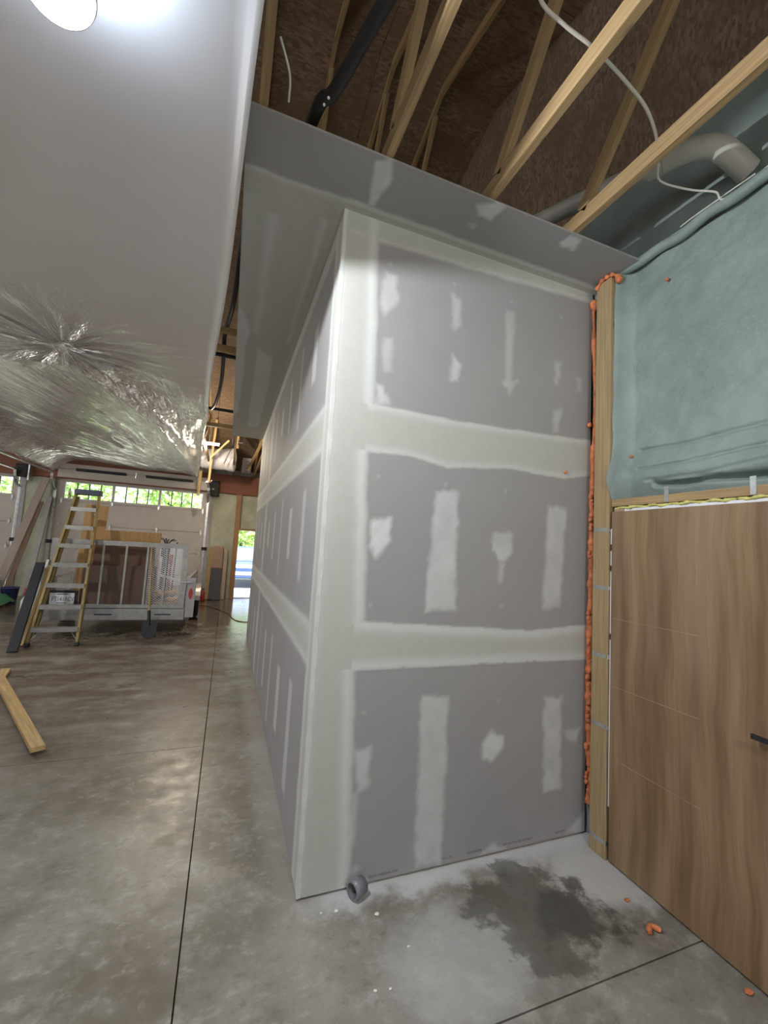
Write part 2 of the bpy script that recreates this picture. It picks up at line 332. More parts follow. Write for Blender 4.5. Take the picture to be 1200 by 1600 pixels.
# ------------------------------------------------------------------ drywall
def grid_sheet(name, parent, u, v, to3, skim, mud, nrm, thick):
    """u, v: 1-D coordinates; to3(U,V) -> world points; nrm: outward; real 2 mm proud joint compound"""
    U, V = np.meshgrid(u, v, indexing='ij'); P = to3(U, V); sk = skim(U, V); mu = mud(U, V)
    P = P + (np.maximum(sk * .6, mu) * .0018)[..., None] * np.array(nrm)
    nu, nv = len(u), len(v); vs = P.reshape(-1, 3); k = np.arange(nu * nv).reshape(nu, nv)
    q = np.stack([k[:-1, :-1], k[1:, :-1], k[1:, 1:], k[:-1, 1:]], -1).reshape(-1, 4)
    e1 = vs[q[0, 1]] - vs[q[0, 0]]; e2 = vs[q[0, 3]] - vs[q[0, 0]]
    if np.dot(np.cross(e1, e2), nrm) < 0: q = q[:, ::-1]
    rim = np.concatenate([k[:, 0], k[-1, 1:], k[-2::-1, -1], k[0, -2:0:-1]])   # edge and back give the sheet its thickness
    o = len(vs); back = vs[rim] - np.array(nrm) * thick; n = len(rim)
    side = [(o + i, o + (i + 1) % n, o + n + (i + 1) % n, o + n + i) for i in range(n)]
    me = bpy.data.meshes.new(name); me.from_pydata(np.concatenate([vs, vs[rim], back]).tolist(), [], q.tolist() + side + [list(range(o + n, o + 2 * n))])
    for nm, a in (('skim', sk), ('mud', mu)):
        at = me.attributes.new(nm, 'FLOAT', 'POINT'); at.data.foreach_set('value', np.concatenate([a.reshape(-1), a.reshape(-1)[rim], np.zeros(n)]).astype(np.float32))
    me.polygons.foreach_set('use_smooth', [True] * len(q) + [False] * (n + 1)); me.materials.append(DRY); me.update()
    ob = bpy.data.objects.new(name, me); COL.objects.link(ob); ob.parent = parent; return ob
XW = 1.815
def interp(U, pts): a = np.array(pts); return np.interp(U, a[:, 0], a[:, 1])
B2T = [(0, 2.53), (.23, 2.52), (.71, 2.51), (1.17, 2.52), (1.79, 2.54)]; B2B = [(0, 2.24), (.25, 2.25), (.47, 2.26), (.72, 2.22), (1.17, 2.27), (1.58, 2.25), (1.81, 2.30)]
B1T = [(0, 1.31), (.26, 1.33), (.77, 1.30), (1.36, 1.27), (1.83, 1.30)]; B1B = [(0, 1.07), (.23, 1.08), (.78, 1.08), (1.83, 1.08)]
CB = [(0, .27), (1.07, .22), (1.37, .26), (2.23, .22), (2.49, .24), (3.46, .21)]
PF = [  # joint-compound patches on the wall that faces us: outline (x, z), how thick
    ([(.62, .92), (.79, .91), (.79, .02), (.63, .03)], .62), ([(1.03, .62), (1.09, .70), (1.17, .66), (1.18, .60), (1.10, .52), (1.04, .55)], .8),
    ([(1.47, .86), (1.61, .85), (1.61, .29), (1.48, .29)], .6), ([(1.63, .63), (1.76, .64), (1.73, .56)], .5), ([(.25, .68), (.34, .69), (.34, .48), (.28, .46)], .6),
    ([(.24, .46), (.28, .46), (.28, .21), (.25, .21)], .4), ([(1.67, .03), (1.81, .13), (1.83, 0)], .6), ([(1.05, .02), (1.12, .06), (1.21, .02), (1.21, .01)], .6),
    ([(.25, 0), (.255, .06), (.29, .10), (.335, .06), (.35, 0)], .75),
    ([(.26, 1.87), (.38, 1.89), (.38, 1.77), (.31, 1.68), (.27, 1.74)], .95), ([(.65, 2.07), (.80, 2.09), (.81, 1.39), (.62, 1.39), (.62, 1.55)], .72),
    ([(1.05, 1.85), (1.20, 1.87), (1.19, 1.74), (1.13, 1.68), (1.05, 1.75)], .6), ([(1.11, 1.68), (1.14, 1.67), (1.13, 1.56), (1.11, 1.56)], .65), ([(1.47, 2.06), (1.62, 2.05), (1.58, 1.41), (1.44, 1.40)], .6),
    ([(.26, 3.30), (.33, 3.30), (.35, 3.15), (.27, 3.05), (.24, 3.14)], .5), ([(.27, 2.90), (.33, 2.92), (.33, 2.73), (.28, 2.72)], .4), ([(.25, 2.65), (.29, 2.64), (.34, 2.54), (.25, 2.52)], .65),
    ([(.70, 3.30), (.76, 3.26), (.76, 3.10), (.72, 3.07), (.70, 3.17)], .5), ([(.72, 2.92), (.77, 2.86), (.76, 2.76), (.71, 2.75)], .7), ([(1.09, 3.29), (1.16, 3.29), (1.15, 2.81), (1.10, 2.80)], .38),
    ([(1.08, 2.82), (1.19, 2.84), (1.13, 2.73)], .5), ([(1.49, 3.02), (1.54, 3.03), (1.53, 2.89), (1.50, 2.88)], .4), ([(1.49, 2.70), (1.56, 2.72), (1.53, 2.56), (1.49, 2.55)], .4), ([(1.69, 2.96), (1.72, 2.96), (1.72, 2.87), (1.69, 2.87)], .4)]
def front_fields(U, V):
    w = (fbm(U * 9, V * 9) - .5) * .035; w2 = (fbm(U * 30 + 9, V * 22) - .5) * .03
    cb = interp(V, CB) + w * .5
    sk = cover(U - cb, .02)
    for T, B in ((B2T, B2B), (B1T, B1B)):
        sk = np.maximum(sk, cover(np.maximum(V - interp(U, T) - w * .4, interp(U, B) - V + w * .4), .015))
    top = [(0, 3.46), (.2, 3.47), (.57, 3.48), (1.13, 3.50), (1.81, 3.53)]; sk = np.maximum(sk, cover(interp(U, top) + w * .5 - V, .02))
    mu = np.zeros_like(U)
    def edge(d, wd, a): return a * np.exp(-(d / wd) ** 2)
    out = (U > .2)
    for T, B, wd, aa in ((B2T, B2B, .022, .55), (B1T, B1B, .032, .75)):
        t = interp(U, T) + w * .4; b = interp(U, B) + w * .4
        mu = np.maximum(mu, np.where(out & (V < t) & (V > b), np.maximum(edge(V - t + wd * .6, wd, aa), edge(V - b - wd * .6, wd, aa)), 0))
    free = np.where((V > interp(U, B1B) + .01) & (V < interp(U, B1T) - .01) | (V > interp(U, B2B) + .01) & (V < interp(U, B2T) - .01), 0, 1)
    mu = np.maximum(mu, free * edge(U - cb + .035, .03, .75) * (U < cb + .01))
    tz = interp(U, top); mu = np.maximum(mu, edge(V - tz - .02, .015, .35) * (fbm(U * 6, V * 60) > .35)); mu = np.maximum(mu, edge(V - 3.595, .012, .15))
    mu = np.maximum(mu, cover(.035 - U + w * .2 * 0, 9) * 0 + edge(U, .03, .35))
    for poly, a in PF:
        mu = np.maximum(mu, a * cover(sdf(U + w2 * 1.1 + w * .3, V + w * .9 + w2, poly), .03) * (.62 + .75 * fbm(U * 11, V * 11 + 3)))
    # filled screw heads
    for sx in (.28, .7, 1.12, 1.53):
        for sz in (.30, .58, .86, 1.42, 1.75, 2.12, 2.66, 3.0, 3.36): mu = np.maximum(mu, .22 * cover(np.hypot(U - sx - .01, V - sz) - .012, .012) * (((sx * 100 + sz * 37) % 3) > 1))
    return np.clip(sk, 0, 1), np.clip(mu, 0, 1)
wf = struct('wall_front', 'taped and mudded grey drywall wall facing the camera')
GZ = [.012, 1.19, 2.39, 3.6]
for a, b in zip(GZ[:-1], GZ[1:]):
    u = np.linspace(0, XW, 184); v = np.linspace(a, b, 121)
    grid_sheet('drywall_sheet', wf, u, v, lambda U, V: np.stack([U, U * 0, V], -1), lambda U, V: front_fields(U, V)[0], lambda U, V: front_fields(U, V)[1], (0, -1, 0), .0127)
box('sill_plate', WEATH, wf, .014, XW, .014, .10, 0, .04)
# left face of the box
def left_fields(U, V):   # U = depth y, V = z
    w = (fbm(U * 5, V * 9) - .5) * .04
    sk = cover(U - .17 - w * .6, .02)
    for t, b in ((2.52, 2.24), (1.30, 1.08)): sk = np.maximum(sk, cover(np.maximum(V - t - w * .5, b - V + w * .5), .02))
    sk = np.maximum(sk, cover(3.47 + w - V, .03)); sk = np.maximum(sk, cover(np.abs(U - 3.66) - .15, .04))
    mu = np.zeros_like(U)
    for t in (2.50, 2.27, 1.28, 1.10): mu = np.maximum(mu, .55 * np.exp(-((V - t - w * .4) / .03) ** 2) * (U > .1))
    mu = np.maximum(mu, .6 * np.exp(-((U - .14 - w * .5) / .03) ** 2)); mu = np.maximum(mu, .55 * np.exp(-(U / .035) ** 2))
    for i in range(1, 10):
        y = .03 + i * .605
        for z0, z1 in ((.05, .92), (1.42, 2.12), (2.64, 3.34)):
            k = (i * 7 + int(z0 * 10)) % 5; d = np.maximum(np.abs(U - y - w * .4) - .05 - .008 * k, np.maximum(z0 + .06 * k - V, V - z1 + .04 * k))
            mu = np.maximum(mu, (.45 + .06 * k) * cover(d, .03))
    return np.clip(sk, 0, 1), np.clip(mu, 0, 1)
wl = struct('wall_left', 'long drywall side of the boxed room running back to the open door')
YB = 5.8
for a, b in zip(GZ[:-1], GZ[1:]):
    for y0, y1 in ((0, 3.66), (3.66, YB)):
        u = np.linspace(y0, y1, int((y1 - y0) / .018)); v = np.linspace(a, b, 81)
        grid_sheet('drywall_sheet', wl, u, v, lambda U, V: np.stack([U * 0, U, V], -1), lambda U, V: left_fields(U, V)[0], lambda U, V: left_fields(U, V)[1], (-1, 0, 0), .0127)
box('sill_plate', WEATH, wl, .014, .10, .014, YB, 0, .04)
box('end_sheet', mat('drywall_paper', (.33, .32, .31), .8), wl, .0, XW, YB - .013, YB, .012, H)
# corner bead with its feathered compound
MUDW = mat('corner_compound', (.56, .57, .55), .7, 0, .08, 8)
cb_ = MB()
for i in range(60):
    z0, z1 = .012 + i * .0598, .012 + (i + 1) * .0598; a = .030 + .006 * math.sin(i * 1.7); b = .030 + .006 * math.sin((i + 1) * 1.7)
    vs = [(a * .55, -.0019, z0), (b * .55, -.0019, z1), (-.0032, -.0034, z0), (-.0032, -.0034, z1), (-.0020, a, z0), (-.0020, b, z1)]
    cb_.add(vs, [(0, 2, 3, 1), (2, 4, 5, 3)], None, False)
st(cb_.build('trim_1', MUDW), 'pale corner bead at the outer drywall corner')
# ceiling of drywall: front overhang, left overhang in two sheets, and the lid over the room
PC = [([(.06, -.34), (.13, -.38), (.17, -.28), (.16, -.19), (.14, -.09), (.11, -.07)], .85), ([(.65, -.32), (.73, -.38), (.80, -.37), (.78, -.26), (.70, -.26)], .75),
      ([(1.24, -.29), (1.26, -.36), (1.34, -.36), (1.37, -.27), (1.27, -.27)], .75), ([(.68, -.19), (.72, -.21), (.73, -.16)], .45),
      ([(-.54, 1.2), (-.46, 1.5), (-.42, 1.72), (-.45, 1.99), (-.45, 3.07), (-.47, 4.2), (-.54, 4.6)], 1.0), ([(-.34, 2.0), (-.33, 3.0), (-.30, 5.0), (-.14, 5.0), (-.15, 2.9), (-.18, 2.15)], .85)]
def ceil_fields(U, V):   # U = x, V = y
    w = (fbm(U * 9 + 3, V * 4) - .5) * .06; w2 = (fbm(U * 25, V * 25) - .5) * .02
    bare = cover(sdf(U + w * .6, V + w, [(-.33, .15), (-.11, .15), (-.11, .34), (-.07, .6), (-.06, 1.1), (-.05, 1.74), (-.34, 1.80), (-.28, .93)]), .02)
    bare2 = cover(sdf(U + w * .5, V + w, [(-.45, 1.95), (-.05, 1.95), (-.05, 5.7), (-.44, 5.7)]), .03)
    sk = np.where(V > -.05, np.where(U < .02, 1 - np.maximum(bare, bare2), 1), 0); sk = np.maximum(sk, cover(np.maximum(-.075 + w * .4 - V, 0 - U), .01) )
    sk = np.maximum(sk, cover(np.maximum(-.06 + w * .5 - V, U - .02), .01))
    mu = .75 * np.exp(-((V + .055 - w * .25) / .014) ** 2) * (U > -.02) + .35 * np.exp(-((V + .01) / .012) ** 2) * (U > 0)
    mu = np.maximum(mu, .35 * np.exp(-((U + .52) / .05) ** 2) * (V > .1) * (V < 1.6)); mu = np.maximum(mu, .35 * np.exp(-((U + .02) / .02) ** 2) * (V > 0))
    mu = np.maximum(mu, .55 * np.exp(-((U + .37 - w * .5) / .03) ** 2) * (V > .2) * (V < 1.7)); mu = np.maximum(mu, .6 * np.exp(-((U + .085 - w * .5) / .022) ** 2) * (V > .12) * (V < 1.75)); mu = np.maximum(mu, .5 * np.exp(-((V + .05 - w * .5) / .015) ** 2) * (U < .0))
    for poly, a in PC: mu = np.maximum(mu, a * cover(sdf(U + w2 + w * .3, V + w2, poly), .02) * (.75 + .5 * fbm(U * 20, V * 20)))
    return np.clip(sk, 0, 1), np.clip(mu, 0, 1)
cl = struct('ceiling', 'drywall ceiling strip screwed under the trusses around the boxed room')
XL, YF, XR = -.536, -.375, 1.845
for (x0, x1, y0, y1, nu, nv) in ((XL, XR, YF, 0, 240, 40), (XL, 0, .0005, 1.83, 46, 130), (XL, 0, 1.834, YB, 40, 200)):
    grid_sheet('drywall_sheet', cl, np.linspace(x0, x1, nu), np.linspace(y0, y1, nv), lambda U, V: np.stack([U, V, U * 0 + H], -1), lambda U, V: ceil_fields(U, V)[0], lambda U, V: ceil_fields(U, V)[1], (0, 0, -1), .0127)
box('lid_sheet', MC['drywall_paper'], cl, .014, XR, .014, YB, H + .0005, H + .0127)
# printed marks along the bottom edge of the sheet
def text_mesh(name, body, m, parent, loc, rot, size, extrude=.0003, sx=1.0):
    cu = bpy.data.curves.new(name, 'FONT'); cu.body = body; cu.size = size; cu.extrude = extrude; cu.align_x = 'LEFT'
    t = bpy.data.objects.new(name, cu); COL.objects.link(t); dg = bpy.context.evaluated_depsgraph_get(); me = bpy.data.meshes.new_from_object(t.evaluated_get(dg))
    bpy.data.objects.remove(t); bpy.data.curves.remove(cu)
    o = bpy.data.objects.new(name, me); COL.objects.link(o); me.materials.clear(); me.materials.append(m)
    o.parent = parent; o.location = Vector(loc) - ORG.get(parent.name, Vector((0, 0, 0))); o.rotation_euler = rot; o.scale = (sx, 1, 1); return o
INK = mat('faded_ink', (.10, .10, .10), .7)
for body, x, z in (('SELECT UNIFORMA .COM', .365, .038), ('SNI 11770', .795, .045), ('USED MOLD RE', .95, .045), ('SULIT ION T TO  BSE TREATMENT', 1.19, .045), ('USED WITH', 1.575, .045)):
    text_mesh('printed_text', body, INK, wf, (x, -.0004, z - .008), (math.pi / 2, 0, 0), .017, .0002, .85)

# ------------------------------------------------------------------ right wall: spray foam, post, girt, oak door
wr = struct('wall_right', 'green spray-foamed side wall')
XF = 1.86
box('wall_core', OSB, wr, 1.93, 2.05, -8, 11.1, 0, 6.9)
def foam_grid(y0, y1, z0, z1, ny, nz, fn, name='foam_layer'):
    y = np.linspace(y0, y1, ny); z = np.linspace(z0, z1, nz); Yg, Zg = np.meshgrid(y, z, indexing='ij'); X = fn(Yg, Zg)
    vs = np.stack([X, Yg, Zg], -1).reshape(-1, 3).tolist(); k = np.arange(ny * nz).reshape(ny, nz)
    q = np.stack([k[:-1, :-1], k[:-1, 1:], k[1:, 1:], k[1:, :-1]], -1).reshape(-1, 4).tolist()
    return MB().add(vs, q, None, True).build(name, FOAMG, wr)
def crease(Y, Z, pts, wd, dp):
    a = np.array(pts); zz = np.interp(-Y, -a[:, 0], a[:, 1]); return dp * np.exp(-((Z - zz) / wd) ** 2) * (Y < a[0, 0] + .01) * (Y > a[-1, 0] - .02)
def foam_x(Y, Z):
    x = XF - .05 * (fbm(Y * 2 + 4, Z * 2) - .5) - .012 * (fbm(Y * 14, Z * 14) - .5)
    x -= .05 * np.exp(-((Z - 2.24) / .10) ** 2)                                   # belly over the girt
    x += crease(Y, Z, [(-.34, 2.41), (-.6, 2.40), (-.94, 2.42), (-1.6, 2.45)], .008, .02) + crease(Y, Z, [(-.34, 2.29), (-.6, 2.29), (-1.04, 2.32), (-1.6, 2.33)], .008, .024)
    x += crease(Y, Z, [(-.45, 2.19), (-.60, 2.175), (-.72, 2.185), (-.85, 2.175), (-1.01, 2.17)], .014, .06) + crease(Y, Z, [(-.40, 2.215), (-.7, 2.21), (-1.0, 2.24)], .006, .012)
    cu = np.clip(1 - (-.228 - Y) / .085, 0, 1); x -= (.098 + .012 * (fbm(Z * 4, Y * 3 + 2) - .5)) * cu ** 2.2          # curls up against the post
    return x
foam_grid(-1.7, -.2225, 2.108, 3.60, 170, 190, foam_x)
foam_grid(-1.7, .6, 3.60, 4.25, 60, 30, lambda Y, Z: XF + .02 - .05 * (fbm(Y * 3, Z * 3) - .5))
foam_grid(-8, -1.7, .0, 4.25, 60, 60, lambda Y, Z: XF + .02 - .05 * (fbm(Y * 3, Z * 3) - .5))
foam_grid(-1.7, -1.203, .0, 2.06, 20, 60, lambda Y, Z: XF - .04 * (fbm(Y * 4, Z * 4) - .5))
foam_grid(-.13, .02, .0, 3.60, 14, 150, lambda Y, Z: 1.845 - .03 * (fbm(Y * 9, Z * 5) - .5))
# foam-covered ledge along the bottom of the gable (gable chord)
lg = MB(); pts = [(1.82 + .01 * math.sin(y * 9), y, 3.615 + .008 * math.sin(y * 23)) for y in np.linspace(-1.7, -.1, 60)]; lg.tube(pts, .03, 10); lg.build('gable_ledge', FOAMG, wr)
post = tag(MB().bar((1.79, -.163, 0), (1.79, -.163, 3.575), .10, .115, (1, 0, 0)).build('wall_post', wood('post_pine', (.40, .29, .15), .7), None, .003), 'pine post standing between the drywall and the oak door', 'post')
for z in (1.92, 1.56, 1.15, .74, .09):
    tg = MB().box(1.7385, 1.7405, -.212, -.112, z - .012, z + .012); tg.box(1.74, 1.78, -.2225, -.2208, z - .012, z + .012)
    o = tg.build('strap', GALV, post)
gr = tag(MB().bar((1.79, -.225, 2.085), (1.79, -1.7, 2.085), .07, .045, (1, 0, 0)).build('door_girt', PINE, None, .002), 'thin pine girt above the oak door', 'girt')
for y in (-.575, -.975):
    b = MB().box(1.751, 1.7545, y - .012, y + .012, 2.065, 2.150); b.box(1.7495, 1.752, y - .004, y + .004, 2.13, 2.138); b.box(1.7495, 1.752, y - .004, y + .004, 2.10, 2.108); b.build('bracket', GALV, gr)
fo = MB(); fo.tube([(1.768 + .006 * math.sin(y * 40), y, 2.054 + .004 * math.sin(y * 61)) for y in np.linspace(-1.7, -.24, 120)], .014, 8, rf=lambda i: .009 + .004 * math.sin(i * 1.9) * math.sin(i * .7)); 
tag(fo.build('foam_seam', FOAMY), 'yellow expanding foam seam squeezed under the girt above the door', 'foam seam')
dr = struct('door_1', 'oak-look flush door with black lever handle')
box('leaf', OAK, dr, 1.745, 1.787, -1.15, -.238, .012, 2.03, bevel=.0015)
box('head_jamb', WHITEV, dr, 1.765, 1.85, -1.20, -.31, 2.032, 2.047); box('head_jamb', TANB, dr, 1.765, 1.85, -.31, -.238, 2.032, 2.047)
for z0, z1 in ((1.83, 1.925), (1.70, 1.79), (1.29, 1.665), (.30, 1.255)): box('side_jamb', WHITEV, dr, 1.752, 1.80, -.2365, -.2255, z0, z1)
for z0, z1 in ((1.795, 1.825), (1.672, 1.695), (1.26, 1.285), (.18, .29)): box('shim', STEELD, dr, 1.757, 1.80, -.2365, -.2265, z0, z1)
for z in (1.385, .99, .58): MB().box(1.7438, 1.7452, -.74, -.255, z, z + .0022).build('score_line', mat('score_pale', (.36, .27, .18), .5), dr)
hd = MB(); hd.lathe([(0, -.012), (.026, -.012), (.027, -.008), (.027, 0), (0, 0)], (1.745, -1.10, 1.02), 'X', 24); h = hd.build('handle_rose', BLACK, dr)
lv = MB(); lv.tube([(1.735, -1.10, 1.02), (1.70, -1.10, 1.02)], .009, 12); lv.obox((1.697, -1.048, 1.0215), (.005, 0, 0), (0, .068, 0), (0, 0, .010)); lv.build('lever', BLACK, h)
box('jamb', WHITEV, dr, 1.755, 1.86, -1.20, -1.153, 0, 2.047)
# orange expanding foam in the corner between drywall and post
ob = MB(); zs = np.linspace(.20, 3.50, 420)
def orad(i):
    z = zs[i]; return max(.004, .011 + .010 * (fbm(z * 9, 2.2) - .45) * 2 + (.006 if z < 2.5 else 0) + .006 * max(0, math.sin(z * 55 + 3 * math.sin(z * 7))) * (z < 1.9))
ob.tube([(XW - .002 + .006 * math.sin(z * 3.1), -.020 - .006 * math.sin(z * 5) - .010 * fbm(z * 6, 7.7), z) for z in zs], .014, 10, rf=orad)
fm = tag(ob.build('foam_bead', FOAMO), 'long orange expanding-foam bead in the corner beside the post', 'foam bead')
def lump(m, c, r, seed, sq=(1, 1, 1)):
    n, k = 12, 8; vs = [];
    for i in range(k + 1):
        th = math.pi * i / k
        for j in range(n):
            ph = 2 * math.pi * j / n; q = r * (.75 + .5 * float(fbm(2 + 1.3 * math.cos(ph) * math.sin(th) + seed, 2 + 1.3 * math.sin(ph) * math.sin(th) + math.cos(th))))
            vs.append((c[0] + sq[0] * q * math.sin(th) * math.cos(ph), c[1] + sq[1] * q * math.sin(th) * math.sin(ph), c[2] + sq[2] * q * math.cos(th)))
    m.add(vs, [(i * n + j, (i + 1) * n + j, (i + 1) * n + (j + 1) % n, i * n + (j + 1) % n) for i in range(k) for j in range(n)], None, True); return m
for z in [.22 + .034 * i + .012 * math.sin(i * 2.3) for i in range(58)]:   # knobbly run of blobs on the lower half
    k = float(fbm(z * 13, 4.4))
    if k > .36: lump(MB(), (XW - .012 + .012 * math.sin(z * 31), -.026 - .006 * k, z), .011 + .014 * k * (.6 + .4 * math.sin(z * 47)), z * 7, (.9, .9, 1.1)).build('foam_blob', FOAMO, fm)
b = lump(MB(), (XW - .01, -.03, 3.50), .036, 1, (1, .8, 1.1)); b.build('foam_blob', FOAMO, fm)
b = lump(MB(), (XW - .035, -.022, 2.64), .017, 4); b.build('foam_blob', FOAMO, fm)
cp = MB(); cp.tube(bezier([(1.735, -.105, 3.545), (1.735, -.15, 3.583), (1.735, -.20, 3.585), (1.75, -.235, 3.58), (1.79, -.25, 3.55)], 6), .014, 8, rf=lambda i: .012 + .005 * math.sin(i * 1.3))
lump(cp, (1.775, -.245, 3.555), .024, 6, (1, .8, 1.2)); tag(cp.build('foam_clump', FOAMO), 'orange foam wrapped over the top end of the pine post', 'foam')
for c, r, lb in (((1.838, -.292, 2.38), .010, 'tiny orange foam dot on green foam just right of the post'), ((1.835, -.52, 3.40), .010, 'tiny orange foam dot high on the green wall')):
    tag(lump(MB(), c, r, 3).build('foam_dot', FOAMO), lb, 'foam crumb', 'orange foam dots')
tag(lump(MB(), (1.60, -.004, 2.295), .011, 5, (1, 1.2, 1)).build('foam_dot', FOAMO), 'orange foam dot stuck on the drywall middle band', 'foam crumb', 'orange foam dots')

# ------------------------------------------------------------------ roof: OSB deck and trusses
RZ = lambda y: 3.80 + .30 * (11.0 - y) if y > 1.5 else 3.80 + .30 * 9.5 - .30 * (1.5 - y)
rd = struct('roof_deck', 'OSB roof sheathing above the trusses')
pm = None; sl = math.sqrt(1 + .09)
for side in (0, 1):
    for j in range(8):
        for i in range(5):
            x0 = -9.2 + i * 2.44 + (1.22 if j % 2 else 0) * 0; ya = 11.2 - j * 1.22 if side == 0 else -8.2 + j * 1.22
            yb = ya - 1.215 if side == 0 else ya + 1.215
            if side == 1 and yb > 1.55: yb = 1.5
            b = MB(); P = [(x0, ya), (x0 + 2.435, ya), (x0 + 2.435, yb), (x0, yb)]
            vs = [(x, y, RZ(y)) for x, y in P] + [(x, y, RZ(y) + .012) for x, y in P]
            b.add(vs, [(0, 1, 2, 3), (7, 6, 5, 4), (0, 4, 5, 1), (1, 5, 6, 2), (2, 6, 7, 3), (3, 7, 4, 0)]); b.build('roof_panel', OSB, rd)
for ya, yb in ((11.3, 1.5), (-8.3, 1.5)):
    P = [(-9.3, ya), (3.1, ya), (3.1, yb), (-9.3, yb)]; MB().add([(x, y, RZ(y) + .014) for x, y in P] + [(x, y, RZ(y) + .04) for x, y in P], [(0, 1, 2, 3), (7, 6, 5, 4), (0, 4, 5, 1), (1, 5, 6, 2), (2, 6, 7, 3), (3, 7, 4, 0)]).build('roof_covering', STEELD, rd)
TR = [(-1.06, 'roof truss seen through the gap beside the silver film'), (-.47, 'roof truss whose pale chord meets the drywall corner beside the film'), (.12, 'roof truss left of the looping white cable, over the drywall corner'),
      (.71, 'roof truss crossed by the middle of the looping white cable'), (1.28, 'roof truss nearest the green gable, in front of the white pipe')]
for x, lb in TR:
    t = thing('roof_truss', (x, 1.5, H), lb, 'roof truss', 'pine roof trusses')
    def tb(p, q, nm, w=.038, h=.089): MB().bar((x, p[0], p[1]), (x, q[0], q[1]), w, h, (1, 0, 0)).build(nm, PINE, t)
    tb((-8, H + .0585), (11.0, H + .0585), 'bottom_chord')
    tb((11.1, RZ(11.1) - .05), (1.5, RZ(1.5) - .05), 'top_chord'); tb((-8, RZ(-8) - .05), (1.5, RZ(1.5) - .05), 'top_chord')
    for p, q in (((-.43, 3.70), (-1.85, 5.55)), ((3.3, 3.70), (1.65, 6.45)), ((3.4, 3.70), (5.0, 5.45)), ((6.6, 3.70), (5.1, 5.45)), ((6.7, 3.70), (8.2, 4.50)), ((-3.6, 3.70), (-1.95, 5.45))):
        tb(p, q, 'web', .038, .070)
# lateral braces and purlins across the trusses
for y, z, lb in ((2.05, 3.73, 'first wooden brace crossing the gap above the drywall strip'), (2.45, 3.72, 'second wooden brace crossing the gap, beside the black pipe'), (5.70, 3.72, 'wooden brace crossing the gap farthest back')):
    tag(MB().bar((-2.2, y, z), (1.6, y, z), .038, .070, (0, 0, 1) if y < 2.2 else (0, 1, 0)).build('lateral_brace', PINE2, None), lb, 'brace', 'braces across the trusses')
tag(MB().tube([(-2.0, 2.62, 3.72), (1.2, 2.62, 3.72)], .022, 10).build('black_pipe', BLACK), 'black pipe crossing the gap beside the second brace', 'pipe')
tag(MB().tube([(-2.0, 4.68, 3.71), (1.2, 4.68, 3.71)], .024, 10).build('black_pipe', BLACK), 'black pipe crossing the gap where the conduit ends', 'pipe')
tag(MB().tube(bezier([(-.50, .3, 3.95), (-.55, 1.0, 3.80), (-.585, 1.55, 3.72), (-.66, 2.3, 3.80), (-.67, 2.7, 3.75), (-.70, 3.4, 3.68), (-.78, 4.2, 3.66), (-.85, 4.62, 3.69)], 8), .022, 10).build('conduit', mat('dark_grey_conduit', (.06, .06, .065), .45), None), 'dark flexible conduit snaking down the gap beside the drywall', 'conduit')
bp = MB(); bp.tube(bezier([(-.30, .2, 3.75), (-.245, -.385, 3.68), (-.19, -.52, 3.66), (-.10, -.85, 3.66), (.02, -1.2, 3.70)], 10), .028, 12); o = bp.build('black_hose', BLACK); tag(o, 'thick black hose running over the drywall front edge into the attic', 'hose')
for k, (x, y) in enumerate(((-.212, -.455), (-.20, -.49))): lump(MB(), (x - .012, y - .01, 3.635), .006, k).build('foam_speck', PLAST, o)
# cables
tag(MB().tube(bezier([(.36, -1.12, 3.80), (.44, -1.04, 3.755), (.57, -1.025, 3.735), (.72, -1.02, 3.722), (.93, -.98, 3.735), (1.13, -.93, 3.74), (1.29, -.86, 3.722), (1.36, -.80, 3.73)], 8), .0068, 8).build('white_cable', CABLE), 'thick white cable looping under the truss chords', 'cable')
tag(MB().tube(bezier([(1.30, -.86, 3.62), (1.42, -.78, 3.64), (1.62, -.79, 3.66), (1.74, -.84, 3.65), (1.79, -.86, 3.62), (1.80, -1.1, 3.65)], 8), .005, 8).build('thin_cable', CABLE), 'thin white cable from the last truss to the green wall ledge', 'cable')
tag(MB().tube(bezier([(-.43, -.62, 3.66), (-.38, -.52, 3.64), (-.37, -.42, 3.63)], 8), .005, 8).build('cable_tail', CABLE), 'short white cable tail hanging by the drywall corner', 'cable')
tag(MB().tube(bezier([(1.806, -.98, 3.655), (1.80, -.85, 3.650), (1.80, -.70, 3.648), (1.804, -.62, 3.645)], 6), .004, 6).build('stapled_cable', CABLE), 'thin cable stapled along the foam ledge of the green wall', 'cable')
# pale plastic vent pipe with elbow
vp = thing('vent_pipe', (1.6, -.6, 3.75), 'pale plastic vent pipe with elbow under the roof by the green wall', 'pipe')
e0 = [(1.30, .15, 4.02), (1.50, -.45, 3.93), (1.565, -.65, 3.90)]; MB().tube(e0, .052, 20).build('pipe_run', PIPEW, vp)
MB().tube([(1.553, -.61, 3.905), (1.58, -.69, 3.893)], .060, 20).build('coupling', PIPEW, vp)
MB().tube(bezier([(1.58, -.69, 3.893), (1.62, -.79, 3.878), (1.68, -.87, 3.85), (1.75, -.905, 3.80), (1.86, -.92, 3.74)], 6), .055, 20).build('elbow', PIPEW, vp)

